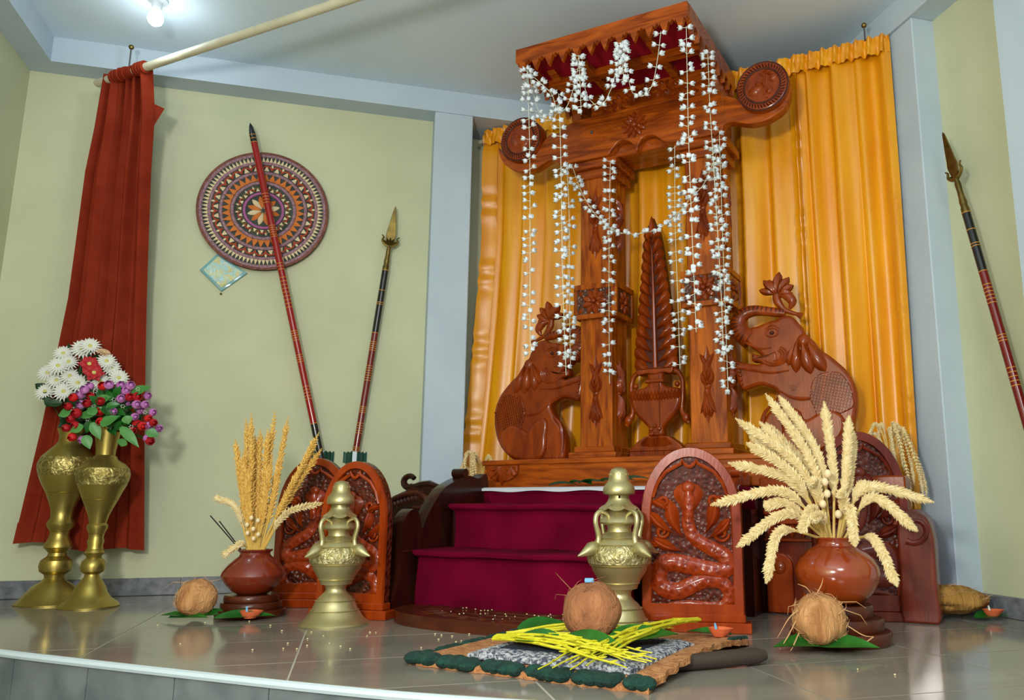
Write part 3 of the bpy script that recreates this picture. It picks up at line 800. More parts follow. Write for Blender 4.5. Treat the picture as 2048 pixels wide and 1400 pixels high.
def elephant(label, mir):
    uc = 1.25 if not mir else 1.31 - 1.25
    t = pthing('carved_elephant', label, 'elephant carving', uc, .785, .597, 'rearing elephants beside the canopy columns')
    def pt(name, mb, parent=None, m='wood_carved', angle=50):
        if mir: mb.mirror(.655)
        return part(t, name, mb, m, parent, angle)
    y0, y1 = .760, .812
    body = pt('body', MB().prism(catmull(EB, 3, True), y0, y1, .016, 3))
    trunk = [(1.077, 1.085), (1.046, 1.109), (1.030, 1.145), (1.035, 1.176), (1.06, 1.198), (1.099, 1.205), (1.142, 1.199), (1.192, 1.188), (1.229, 1.181)]
    tr = pt('trunk', MB().tube([(x, .786, z) for x, z in catmull(trunk, 5)], [.046, .040, .036, .033, .028, .024, .021, .020, .016], 14, .85))
    lip = [(1.19, .955), (1.15, .958), (1.118, .980), (1.091, .984), (1.085, .995), (1.09, 1.019), (1.105, 1.012), (1.13, 1.005), (1.16, 1.01), (1.19, 1.02)]
    pt('lower_lip', MB().prism(catmull(lip, 3, True), y0 - .004, y1 - .004, .010, 3), body)
    tp = catmull(trunk, 5); g = MB()
    for k in range(3, 40, 2):
        p, q = tp[k], tp[min(k + 1, 40)]; d = (q - p).normalized(); r = lerp([.046, .040, .036, .033, .028, .024, .021, .020, .016], k / 40) * .97
        g.tube([(p.x - d.y * r * cos(a), .786 - .85 * r * sin(a), p.y + d.x * r * cos(a)) for a in [.5 + .3 * q2 for q2 in range(5)]], [.0016, .0040, .0016], 5)
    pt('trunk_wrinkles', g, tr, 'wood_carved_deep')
    er = MB()
    for x, z, L, W, a in ((1.284, 1.068, .150, .026, -1.80), (1.300, 1.072, .165, .030, -1.52), (1.316, 1.066, .165, .031, -1.26), (1.282, 1.062, .12, .020, -2.08)):
        er.blob(x, z, y0 + .003, L, W, a, .030, 8, 6, .12, .66, .12)
    er.blob(1.30, 1.085, y0 + .003, .07, .03, -1.5, .022, 6, 4)
    pt('ear', er, body)
    g = MB().tube([(1.176 + .026 * cos(a), y0 - .001, 1.098 + .018 * sin(a)) for a in [2 * pi * q / 18 for q in range(19)]], .0035, 6)
    g.tube([(1.15 + .012 * q, y0 - .002, 1.115 + .014 * sin(q * .7)) for q in range(6)], [.003, .005, .002], 6)
    pt('eye_rim', g, body)
    pt('eye', MB().sphere((1.176, y0 - .001, 1.097), .010, 12, 8, (1, .8, .8)), body, 'wood_carved_deep')
    g = MB()
    for k, s in enumerate((1, .78, .56)):
        g.tube([(1.185 + .052 * s * cos(a), y0 - .001, 1.0 + .040 * s * sin(a)) for a in [-1.9 + .3 * q for q in range(11)]], [.004, .008, .004], 6)
    g.tube([(x, y0, z) for x, z in catmull([(1.095, 1.0), (1.13, .99), (1.17, .968), (1.21, .965), (1.235, .985)], 4)], [.003, .007, .004], 6)
    g.tube([(x, y0, z) for x, z in catmull([(1.03, 1.09), (1.08, 1.055), (1.13, 1.035), (1.17, 1.035)], 4)], [.003, .006, .003], 6)
    pt('cheek_folds', g, body)
    hn = [(1.30, .731), (1.277, .765), (1.240, .788), (1.207, .792), (1.193, .757), (1.200, .703), (1.203, .649), (1.222, .612), (1.26, .598)]
    pt('haunch', MB().prism(catmull([(x, z) for x, z in hn] + [(1.33, .600), (1.40, .625), (1.445, .68), (1.44, .74), (1.38, .77)], 4, True), y0 - .016, y0 + .004, .014, 3), body)
    g = MB().tube([(x, y0 - .002, z) for x, z in catmull([(1.165, .80), (1.13, .76), (1.118, .70), (1.12, .63)], 5)], [.005, .010, .006], 6)
    g.tube([(x, y0, z) for x, z in catmull([(1.195, .855), (1.25, .822), (1.31, .815), (1.345, .822)], 5)], [.004, .010, .004], 6)
    for k in range(3): g.tube([(1.135 + .018 * k + .008 * cos(a), y0 - .002, .600 + .012 * sin(a)) for a in [.3 + .6 * q for q in range(5)]], .004, 6)
    for k in range(3): g.tube([(1.235 + .004 * k, y0, .872 - .009 * k), (1.255, y0 - .001, .872 - .009 * k), (1.27, y0, .876 - .009 * k)], [.001, .003, .001], 5)
    for k in range(4): g.tube([(x, y0 - .012, z) for x, z in catmull([(1.225, .755 - .010 * k), (1.25, .752 - .012 * k), (1.275, .738 - .006 * k)], 4)], [.001, .003, .001], 5)
    pt('skin_folds', g, body)
    g = MB().tube([(x, y0 - .002, z) for x, z in catmull([(1.012, .965), (1.05, .955), (1.10, .945), (1.17, .93), (1.24, .935)], 4)], [.004, .008, .003], 6)
    for k in range(4): g.sphere((1.035 + .002 * k, y0 - .002, .945 - .018 * k), .007, 8, 6)
    pt('foreleg_line', g, body)
    sd = [(1.470, .87), (1.428, .915), (1.348, .905), (1.318, .835), (1.331, .78), (1.358, .735), (1.474, .765), (1.484, .815)]
    s_ = pt('saddle_cloth', MB().prism(catmull(sd, 4, True), y0 - .006, y0 + .004, .004), body)
    g = MB()
    def inside(x, z):
        c = False; n = len(sd); j = n - 1
        for i in range(n):
            if (sd[i][1] > z) != (sd[j][1] > z) and x < (sd[j][0] - sd[i][0]) * (z - sd[i][1]) / (sd[j][1] - sd[i][1]) + sd[i][0]: c = not c
            j = i
        return c
    for a in range(-9, 10):
        for b in range(-9, 10):
            x = 1.405 + .0115 * a + .003 * b; z = .825 + .0115 * b - .003 * a
            if inside(x, z): g.box(x - .0042, x + .0042, y0 - .014, y0 - .005, z - .0042, z + .0042)
    q = pt('saddle_weave', g, s_); q['kind'] = 'stuff'
    # lotus raised in the trunk
    lt = pt('lotus', MB().tube([(x, .782, z) for x, z in catmull([(1.298, 1.160), (1.275, 1.172), (1.245, 1.185), (1.222, 1.200), (1.20, 1.235), (1.196, 1.265)], 5)], [.016, .008, .010, .012, .018, .016], 10, .8))
    pt('lotus_pod', MB().tube([(x, .778, z) for x, z in catmull([(1.25, 1.195), (1.262, 1.225), (1.240, 1.255), (1.205, 1.262)], 4)], [.006, .020, .022, .010], 10, .8), lt)
    for x, z, L, W, a in ((1.200, 1.262, .098, .020, 1.57), (1.195, 1.262, .085, .018, 2.05), (1.205, 1.262, .085, .018, 1.1), (1.190, 1.262, .07, .016, 2.6), (1.212, 1.262, .068, .016, .65), (1.20, 1.262, .075, .014, 1.85), (1.205, 1.262, .06, .014, .15)):
        g = MB().blob(x, z, .772, L, W, a, .020, 6, 4, .3, .6, .15 if a > 1.57 else -.15)
        g.blob(x, z, .782, L, W, a, -.014, 6, 4, 0, .6, .15 if a > 1.57 else -.15)
        pt('lotus_petal', g, lt)
    return t
elephant('carved wooden elephant with raised lotus right of the columns', False)
elephant('carved wooden elephant with raised lotus left of the columns', True)

# ================================================================ carved urn with leaf plume between the columns
ur = pthing('carved_urn', 'flat carved wooden urn with tall leafy plume between the columns', 'urn carving', .65, .80, .597)
ax = .648
foot = [(ax - .125, .597), (ax + .125, .597), (ax + .125, .628), (ax + .118, .645), (ax + .09, .668), (ax + .06, .688), (ax + .03, .693), (ax - .03, .693), (ax - .06, .688), (ax - .09, .668), (ax - .118, .645), (ax - .125, .628)]
f_ = part(ur, 'foot', MB().prism(foot, .77, .83, .006), 'wood_carved')
for k in range(13):
    a = (k - 6) / 6
    g = MB().blob(ax + .018 * a * 2, .690, .772, .052 + .006 * abs(a), .010, -pi / 2 + a * .75, .013, 5, 2, 0, .6); part(ur, 'foot_flute', g, 'wood_carved', f_)
for k in range(18): part(ur, 'base_rib', MB().box(ax - .122 + k * .0137, ax - .122 + k * .0137 + .009, .764, .771, .600, .625, .002), 'wood_carved', f_)
part(ur, 'base_bar', MB().box(ax - .125, ax + .125, .762, .78, .626, .637, .003), 'wood_carved', f_)
bowl = [(ax - .034, .690), (ax + .034, .690), (ax + .036, .725), (ax + .06, .752), (ax + .095, .788), (ax + .117, .83), (ax + .121, .865), (ax + .112, .895), (ax + .06, .905), (ax + .036, .918), (ax + .038, .932), (ax + .034, .945), (ax + .034, .975), (ax - .034, .975), (ax - .034, .945), (ax - .038, .932), (ax - .036, .918), (ax - .06, .905), (ax - .112, .895), (ax - .121, .865), (ax - .117, .83), (ax - .095, .788), (ax - .06, .752), (ax - .036, .725)]
b_ = part(ur, 'bowl', MB().prism(catmull(bowl, 3, True), .765, .83, .016, 3), 'wood_carved')
for k in range(15):
    a = (k - 7) / 7; part(ur, 'bowl_flute', MB().blob(ax + .112 * a, .895 - .004 * (1 - a * a), .764, .048, .0095, -pi / 2 - a * .12, .013, 5, 2, 0, .6), 'wood_carved', b_)
part(ur, 'neck_ring', MB().tube([(ax - .042, .765, .932), (ax + .042, .765, .932)], .009, 10), 'wood_carved', b_)
g = petals(MB(), ax, .715, .765, .03, 5, .010, .012, .3); g.box(ax - .034, ax + .034, .760, .77, .695, .703, .002)
part(ur, 'stem_carving', g, 'wood_carved', b_)
rim = [(ax - .078, .962), (ax - .04, .968), (ax, .962), (ax + .04, .968), (ax + .078, .962), (ax + .088, .985), (ax + .07, .992), (ax - .07, .992), (ax - .088, .985)]
part(ur, 'rim', MB().prism(catmull(rim, 4, True), .76, .83, .006), 'wood_carved', b_)
for s in (-1, 1):
    h = [(ax + s * .07, .983), (ax + s * .105, .965), (ax + s * .121, .928), (ax + s * .122, .888), (ax + s * .119, .84), (ax + s * .116, .80), (ax + s * .130, .771), (ax + s * .147, .742)]
    hd = part(ur, 'handle', MB().tube([(x, .79, z) for x, z in catmull(h, 4)], [.012, .011, .011, .012, .010, .014, .012], 10), 'wood_carved')
    part(ur, 'handle_curl', MB().sphere((ax + s * .098, .785, .915), .013, 12, 8).sphere((ax + s * .135, .785, .765), .018, 12, 8, (1, .8, 1.2)), 'wood_carved', hd)
def wid(z): return lerp([.105, .108, .100, .092, .083, .074, .066, .058, .049, .036, .004], (z - .985) / (1.70 - .985))
cz = lambda z: lerp([ax, .644, .636], (z - .985) / .715)
ol = [(cz(z) + s * wid(z) * .9, z) for s, zs_ in ((1, [.985 + .0715 * k for k in range(10)]), (-1, [.985 + .0715 * k for k in range(9, -1, -1)])) for z in zs_]
ol.insert(10, (.636, 1.70))
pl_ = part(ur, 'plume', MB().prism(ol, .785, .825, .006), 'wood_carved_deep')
for k in range(13):
    z = .985 + k * .050
    for s in (-1, 1):
        w = wid(z + .03); q = k / 12
        a = pi / 2 - s * math.atan2(w * 1.02, .052 + .02 * q); L = math.hypot(w * 1.02, .052 + .02 * q) * 1.06
        g = MB().blob(cz(z), z - .026, .786, L, .030 - .008 * q, a, .026, 9, 6, .0, .74, s * .22)
        for d_, w_ in ((.12, .0045), (-.14, .0045), (.0, .004)):
            g.blob(cz(z) + .15 * L * cos(a), z - .026 + .15 * L * sin(a), .766, L * .68, w_, a + d_ + s * .05, .006, 5, 2, 0, .6, s * .2)
        part(ur, 'plume_leaf', g, 'wood_carved', pl_)
part(ur, 'plume_tip', MB().blob(.637, 1.60, .785, .105, .016, pi / 2, .016, 6, 4, .3, .35).blob(.637, 1.60, .82, .105, .016, pi / 2, -.01, 6, 4, 0, .35), 'wood_carved', pl_)
part(ur, 'plume_spine', MB().tube([(cz(z), .776, z) for z in [.985 + .07 * k for k in range(9)]], [.010, .008, .003], 8), 'wood_carved', pl_)

# ================================================================ cobra guard stones
def guard_stone(label, loc, rz, w, h, mirrored=False, wd='wood_naga', stip='wood_stipple', skin='snake_skin'):
    t = thing('cobra_guard_stone', label, 'carved board', loc, rz, 'carved cobra guard stones around the steps')
    def pt(name, mb, m, parent=None, angle=45):
        if mirrored: mb.mirror(0)
        return obj(name, mb, m, parent or t, angle=angle)
    def X(px): return (px - 737) / 615 * w
    def Z(py): return (1290 - py) / 1150 * h
    hw = w / 2
    def arch(k, z0):
        o = [(-hw * k, z0), (hw * k, z0)]
        zs = .60 * h; top = h - (1 - k) * hw
        o += [(hw * k, z0 + (zs - z0) * q / 4) for q in range(1, 4)]
        for q in range(0, 21):
            a = pi * q / 20; o.append((hw * k * cos(a) * (1 if True else 0), zs + (top - zs) * abs(sin(a)) ** .92))
        o += [(-hw * k, z0 + (zs - z0) * q / 4) for q in range(3, 0, -1)]
        return o
    outer, inner = arch(1, .052), arch(.80, .085)
    bd = pt('board', MB().prism(arch(1, .03), .014, .048, .0), stip)
    pt('foot', MB().box(-hw - .022, hw + .022, -.012, .06, 0, .032, .003).box(-hw - .004, hw + .004, -.004, .052, .032, .056, .003), wd)
    n = len(outer); fr = MB()
    for ol, y in ((outer, .015), (outer, .004), ([(a[0] * .985, a[1] - .002) for a in outer], 0), ([(a[0] * 1.03, a[1] + .002) for a in inner], 0), (inner, .006), (inner, .016)):
        fr.v += [(x, y, z) for x, z in ol]
    for l in range(5):
        for i in range(n):
            j = (i + 1) % n; fr.f.append((l * n + i, l * n + j, (l + 1) * n + j, (l + 1) * n + i))
    pt('frame', fr, wd, bd, 30)
    g = MB()
    for s in (-1, 1):
        g.tube([(X(737 + s * a), .003, Z(b)) for a, b in ((12, 250), (34, 245), (45, 220), (50, 245), (90, 265), (150, 300), (200, 370), (230, 460))], [.004, .006, .007, .005], 6)
    g.tube([(X(737 + 34 * cos(a)), .002, Z(235 + 30 * sin(a))) for a in [.2 + .27 * q for q in range(11)]], [.004, .007, .004], 6)
    pt('cusped_edge', g, wd, bd)
    body = [(732, 440), (722, 560), (725, 650), (765, 725), (850, 775), (930, 820), (955, 880), (910, 920), (800, 905), (690, 880), (600, 870), (545, 905), (530, 975), (565, 1030), (650, 1045), (730, 1010), (820, 975), (910, 985), (960, 1050), (930, 1120), (840, 1135), (720, 1120), (600, 1130), (510, 1165)]
    k = w / 615
    sn = pt('snake', MB().tube([(X(a), .012, Z(b)) for a, b in catmull(body, 4)], [38 * k, 42 * k, 50 * k, 56 * k, 58 * k, 56 * k, 52 * k, 40 * k, 26 * k, 6 * k], 10, .55), skin)
    hd = MB().blob(X(725), Z(640), .012, 275 * k, 92 * k, pi / 2, .020, 9, 8, .0, .72)
    pt('hood', hd, wd, sn)
    pt('throat', MB().tube([(X(a), -.006, Z(b)) for a, b in ((725, 620), (728, 540), (732, 460), (726, 400))], [24 * k, 28 * k, 34 * k, 20 * k], 10, .6), skin, sn)
    pt('head', MB().sphere((X(728), -.006, Z(400)), 40 * k, 14, 10, (1, .5, .9)), wd, sn)
    for a, b, L, W, an, bd_ in ((690, 720, 250, 46, 2.25, -.35), (640, 690, 210, 36, 2.75, -.3), (690, 800, 210, 36, 2.95, -.2), (820, 690, 210, 44, .95, .3), (830, 720, 190, 36, .35, .35), (600, 560, 130, 34, 2.0, .5), (860, 540, 130, 34, 1.1, -.5), (560, 760, 90, 24, 3.4, -.4)):
        g = MB().blob(X(a), Z(b), .013, L * k, W * k, an, .020, 7, 6, .35, .65, bd_)
        pt('carved_leaf', g, wd, bd)
    for cx, cy, r in ((575, 490, 46), (885, 480, 44), (920, 690, 50), (560, 680, 40)):
        pt('leaf_curl', MB().tube([(X(cx + (r - 2.2 * q) * cos(.55 * q)), .008, Z(cy + (r - 2.2 * q) * sin(.55 * q))) for q in range(15)], [9 * k, 14 * k, 8 * k], 8), wd, bd)
    return t
guard_stone('reddish carved cobra board standing in front of the steps behind a brass lamp', (.327, 2.675, 0), R(-11), .325, .585)
guard_stone('carved cobra board farthest left, half behind the tied flower stalks', (-1.115, 3.30, 0), R(-4), .30, .585, True)
guard_stone('carved cobra board left of the steps behind the shorter brass lamp', (-.862, 2.985, 0), R(-18), .275, .555)
guard_stone('dark glossy carved cobra board at far right behind the cream palm flowers', (.962, 2.925, 0), R(-8), .335, .66, True, 'wood_maroon', 'wood_stipple', 'wood_maroon')
DAISY=[(-2.174, 3.385, 1.052), (-2.229, 3.39, 0.996), (-2.257, 3.392, 1.033), (-2.318, 3.398, 0.95), (-2.27, 3.39, 0.916), (-2.221, 3.397, 0.935), (-2.215, 3.361, 0.864), (-2.061, 3.379, 0.997), (-2.048, 3.398, 0.973), (-2.005, 3.386, 0.926), (-2.316, 3.396, 0.869), (-2.162, 3.365, 0.901), (-2.077, 3.379, 0.907), (-2.258, 3.37, 0.975), (-2.14, 3.382, 1.063)]
CREAM=[(-2.077, 3.38, 1.035)]
REDBIG=[(-2.108, 3.34, 0.978), (-2.084, 3.34, 0.941)]
PURPLE=[(-2.042, 3.227, 0.853), (-2.081, 3.265, 0.837), (-2.041, 3.256, 0.871), (-1.943, 3.22, 0.872), (-1.917, 3.258, 0.875), (-1.855, 3.218, 0.869), (-1.911, 3.247, 0.848), (-1.87, 3.218, 0.848), (-1.883, 3.21, 0.815), (-1.88, 3.262, 0.808), (-1.825, 3.223, 0.793), (-1.791, 3.223, 0.793), (-1.81, 3.269, 0.834), (-1.945, 3.262, 0.794), (-1.918, 3.227, 0.766), (-1.831, 3.268, 0.774), (-1.838, 3.242, 0.746), (-1.772, 3.251, 0.765), (-1.765, 3.222, 0.708), (-1.75, 3.266, 0.702), (-1.782, 3.251, 0.661), (-2.055, 3.268, 0.657), (-2.072, 3.264, 0.798)]
RED=[(-1.966, 3.218, 0.867), (-2.012, 3.222, 0.827), (-2.016, 3.21, 0.796), (-2.072, 3.209, 0.819), (-1.96, 3.204, 0.804), (-2.094, 3.218, 0.785), (-1.975, 3.236, 0.767), (-2.047, 3.2, 0.756), (-2.092, 3.241, 0.738), (-1.959, 3.22, 0.725), (-2.058, 3.219, 0.711), (-2.111, 3.249, 0.702), (-2.071, 3.229, 0.664), (-1.854, 3.219, 0.822), (-1.829, 3.229, 0.825), (-1.782, 3.242, 0.738), (-1.739, 3.203, 0.718), (-1.834, 3.259, 0.717), (-1.78, 3.201, 0.704), (-1.843, 3.245, 0.691), (-1.771, 3.251, 0.65)]
LEAF_L=[((-1.985, 3.21, 0.746), (-2.054, 3.226, 0.752)), ((-1.979, 3.217, 0.806), (-1.928, 3.222, 0.824)), ((-1.953, 3.21, 0.709), (-1.879, 3.211, 0.747)), ((-1.991, 3.214, 0.719), (-1.958, 3.229, 0.652)), ((-1.873, 3.214, 0.702), (-1.798, 3.225, 0.621)), ((-1.854, 3.229, 0.839), (-1.776, 3.229, 0.867)), ((-2.025, 3.217, 0.706), (-2.074, 3.217, 0.682)), ((-2.016, 3.22, 0.669), (-1.993, 3.226, 0.614)), ((-1.853, 3.212, 0.654), (-1.87, 3.225, 0.625)), ((-2.086, 3.226, 0.765), (-2.137, 3.227, 0.748)), ((-1.766, 3.211, 0.685), (-1.726, 3.229, 0.666)), ((-1.98, 3.212, 0.75), (-2.014, 3.217, 0.782)), ((-1.94, 3.222, 0.772), (-1.913, 3.228, 0.748)), ((-1.859, 3.217, 0.747), (-1.851, 3.228, 0.714))]
LEAF_D=[((-2.321, 3.402, 0.877), (-2.362, 3.392, 0.902)), ((-2.294, 3.393, 0.854), (-2.328, 3.387, 0.838)), ((-2.278, 3.383, 0.838), (-2.297, 3.386, 0.802)), ((-2.166, 3.408, 0.963), (-2.209, 3.42, 0.947)), ((-2.119, 3.386, 1.042), (-2.14, 3.382, 1.059)), ((-2.263, 3.419, 1.059), (-2.234, 3.401, 1.067)), ((-2.288, 3.396, 0.995), (-2.273, 3.389, 0.997)), ((-2.263, 3.404, 0.841), (-2.275, 3.413, 0.805)), ((-2.063, 3.398, 0.943), (-2.048, 3.397, 0.95)), ((-2.135, 3.382, 1.015), (-2.195, 3.417, 1.028)), ((-2.09, 3.381, 1.007), (-2.146, 3.4, 1.014)), ((-2.343, 3.414, 0.901), (-2.343, 3.385, 0.878))]
SPRIG=[(-2.013, 3.22, 0.817), (-2.013, 3.22, 0.734), (-1.995, 3.22, 0.786), (-1.878, 3.22, 0.786), (-1.916, 3.22, 0.813), (-1.824, 3.22, 0.855), (-1.786, 3.22, 0.761), (-2.045, 3.22, 0.883), (-1.995, 3.22, 0.845), (-2.077, 3.22, 0.775), (-1.835, 3.22, 0.703)]
STALK_R=[[(0.726, 2.5, 0.296), (0.681, 2.49, 0.52), (0.546, 2.48, 0.735)], [(0.729, 2.5, 0.296), (0.707, 2.515, 0.546), (0.598, 2.53, 0.736)], [(0.72, 2.5, 0.296), (0.639, 2.475, 0.508), (0.445, 2.45, 0.655)], [(0.72, 2.5, 0.296), (0.657, 2.5, 0.491), (0.528, 2.5, 0.65)], [(0.72, 2.5, 0.296), (0.644, 2.525, 0.473), (0.497, 2.55, 0.627)], [(0.72, 2.5, 0.296), (0.616, 2.46, 0.483), (0.47, 2.42, 0.579)], [(0.72, 2.5, 0.296), (0.613, 2.475, 0.466), (0.419, 2.45, 0.522)], [(0.72, 2.5, 0.296), (0.583, 2.455, 0.435), (0.356, 2.41, 0.397)], [(0.72, 2.5, 0.296), (0.604, 2.475, 0.397), (0.52, 2.45, 0.394)], [(0.714, 2.5, 0.296), (0.585, 2.45, 0.371), (0.426, 2.4, 0.278)], [(0.711, 2.5, 0.296), (0.56, 2.43, 0.319), (0.498, 2.36, 0.181)], [(0.708, 2.5, 0.299), (0.655, 2.42, 0.383), (0.596, 2.34, 0.322)], [(0.738, 2.5, 0.296), (0.753, 2.52, 0.503), (0.743, 2.54, 0.718)], [(0.75, 2.5, 0.296), (0.792, 2.515, 0.503), (0.816, 2.53, 0.672)], [(0.75, 2.5, 0.296), (0.807, 2.545, 0.474), (0.848, 2.59, 0.63)], [(0.756, 2.5, 0.296), (0.84, 2.485, 0.448), (1.034, 2.47, 0.406)], [(0.769, 2.5, 0.296), (0.844, 2.45, 0.418), (0.952, 2.4, 0.323)], [(0.781, 2.5, 0.293), (0.835, 2.43, 0.296), (0.868, 2.36, 0.172)], [(0.756, 2.5, 0.296), (0.767, 2.43, 0.388), (0.756, 2.36, 0.282)], [(0.756, 2.5, 0.296), (0.835, 2.525, 0.449), (0.892, 2.55, 0.437)], [(0.732, 2.5, 0.296), (0.683, 2.45, 0.435), (0.654, 2.4, 0.469)], [(0.726, 2.5, 0.296), (0.687, 2.52, 0.485), (0.556, 2.54, 0.651)], [(0.723, 2.5, 0.296), (0.688, 2.44, 0.359), (0.643, 2.38, 0.36)], [(0.75, 2.5, 0.296), (0.762, 2.46, 0.4), (0.74, 2.42, 0.435)], [(0.729, 2.5, 0.296), (0.716, 2.53, 0.504), (0.65, 2.56, 0.676)]]
STALK_L=[[(-1.264, 3.07, 0.236), (-1.308, 3.07, 0.446), (-1.349, 3.07, 0.641)], [(-1.257, 3.07, 0.236), (-1.296, 3.085, 0.474), (-1.326, 3.1, 0.722)], [(-1.25, 3.07, 0.236), (-1.269, 3.06, 0.481), (-1.288, 3.05, 0.738)], [(-1.243, 3.07, 0.236), (-1.253, 3.085, 0.46), (-1.269, 3.1, 0.683)], [(-1.236, 3.07, 0.236), (-1.22, 3.055, 0.46), (-1.216, 3.04, 0.677)], [(-1.236, 3.07, 0.236), (-1.22, 3.07, 0.474), (-1.205, 3.07, 0.751)], [(-1.229, 3.07, 0.236), (-1.189, 3.08, 0.474), (-1.161, 3.09, 0.728)], [(-1.222, 3.07, 0.236), (-1.122, 3.055, 0.453), (-1.023, 3.04, 0.663)], [(-1.215, 3.07, 0.236), (-1.123, 3.08, 0.44), (-1.025, 3.09, 0.607)], [(-1.215, 3.07, 0.236), (-1.141, 3.09, 0.447), (-1.054, 3.11, 0.626)], [(-1.257, 3.07, 0.236), (-1.284, 3.05, 0.419), (-1.296, 3.03, 0.586)], [(-1.219, 3.07, 0.236), (-1.178, 3.045, 0.419), (-1.15, 3.02, 0.596)], [(-1.209, 3.07, 0.236), (-1.158, 3.09, 0.385), (-1.086, 3.11, 0.51)], [(-1.264, 3.07, 0.236), (-1.318, 3.055, 0.385), (-1.397, 3.04, 0.424)], [(-1.271, 3.07, 0.243), (-1.287, 3.04, 0.254), (-1.335, 3.01, 0.213)], [(-1.209, 3.07, 0.236), (-1.124, 3.04, 0.365), (-0.983, 3.01, 0.404)], [(-1.24, 3.07, 0.236), (-1.24, 3.095, 0.474), (-1.231, 3.12, 0.695)], [(-1.246, 3.07, 0.236), (-1.273, 3.095, 0.447), (-1.295, 3.12, 0.659)], [(-1.25, 3.07, 0.236), (-1.265, 3.045, 0.378), (-1.268, 3.02, 0.534)], [(-1.229, 3.07, 0.236), (-1.21, 3.045, 0.392), (-1.186, 3.02, 0.561)]]
# ================================================================ woven shield and glass block on the left wall
sh = thing('woven_shield', 'round woven palm shield with flower rings hung on the wall', 'shield', Q(-.512, 4.118, 1.832), ROOM)
RS = .305
obj('backing', MB().prism([(RS * cos(2 * pi * k / 72), RS * sin(2 * pi * k / 72)) for k in range(72)], -.018, 0, .003), 'shield_dark', sh)
def ringt(r, w, m, nm):
    obj(nm, MB().tube([(r * RS * cos(2 * pi * k / 72), -.020, r * RS * sin(2 * pi * k / 72)) for k in range(73)], w * RS, 8, .5), m, sh)
ringt(.985, .022, 'cane_brown', 'rim_ring'); ringt(.945, .026, 'cane_mauve', 'cane_ring'); ringt(.815, .026, 'cane_mauve', 'cane_ring')
ringt(.645, .026, 'cane_mauve', 'cane_ring'); ringt(.475, .026, 'cane_mauve', 'cane_ring'); ringt(.295, .022, 'cane_pink', 'pink_ring')
g = MB()
n = 92
for k in range(n):
    a = 2 * pi * k / n; da = pi / n * .92
    g.prism([(RS * .838 * cos(a - da), RS * .838 * sin(a - da)), (RS * .838 * cos(a + da), RS * .838 * sin(a + da)), (RS * .925 * cos(a), RS * .925 * sin(a))], -.0215, -.017)
o = obj('triangle_ring', g, 'palm_cream', sh, angle=0); o['kind'] = 'stuff'
def ringcopies(name, mk, mats, n, r, ph=0, parent=sh):
    ms = [mk().mesh(name, m_) for m_ in mats]
    for k in range(n):
        a = 2 * pi * k / n + ph
        o = bpy.data.objects.new(name, ms[k % len(ms)]); COL.objects.link(o); o.parent = parent
        o.location = (r * RS * cos(a), -.019, r * RS * sin(a)); o.rotation_euler = (0, -a, 0)
def arc(): return MB().tube([(.026 * cos(q) * .9 + .0, -.002, .024 * sin(q)) for q in [-1.57 + .314 * k for k in range(11)]], .0042, 6)
def tri(w, L): return lambda: MB().prism([(0, -w), (L, 0), (0, w)], -.003, .002)
ringcopies('palm_scallop', arc, ['palm_red'], 28, .685); ringcopies('palm_triangle', tri(.012, .028), ['palm_cream'], 28, .680)
ringcopies('palm_diamond', lambda: MB().prism([(-.010, 0), (0, -.006), (.012, 0), (0, .006)], -.003, .002), ['palm_cream'], 28, .765, pi / 28)
ringcopies('orange_petal', tri(.0165, .040), ['palm_orange'], 36, .505)
def arc2(): return MB().tube([(.020 * cos(q) * .9, -.002, .018 * sin(q)) for q in [-1.57 + .314 * k for k in range(11)]], .0036, 6)
ringcopies('inner_scallop', arc2, ['palm_olive', 'palm_red'], 20, .335); ringcopies('inner_triangle', tri(.009, .020), ['palm_cream'], 20, .335)
ringcopies('inner_diamond', lambda: MB().prism([(-.008, 0), (0, -.005), (.010, 0), (0, .005)], -.003, .002), ['palm_cream'], 20, .40, pi / 20)
def pet(): return MB().blob(0, 0, .001, .068, .0125, 0, .005, 8, 4, .4, .58)
ringcopies('centre_petal', pet, ['palm_cream', 'palm_orange'], 12, .03, .3)
gb = thing('glass_block', 'shiny diamond shaped glass brick set below the round shield', 'glass brick', Q(-.675, 4.13, 1.505), ROOM)
q4 = [(-.105, .005), (-.032, .094), (.110, .006), (.0, -.095)]
obj('frame', MB().prism(q4, -.016, .05, .006), 'glass_edge', gb)
obj('pane', MB().prism([(x * .84, z * .84) for x, z in q4], -.020, .0, .003), 'glass_block', gb)
obj('nail', MB().sphere((-.002, -.004, -.105), .006, 8, 6), 'brass_dull', gb)

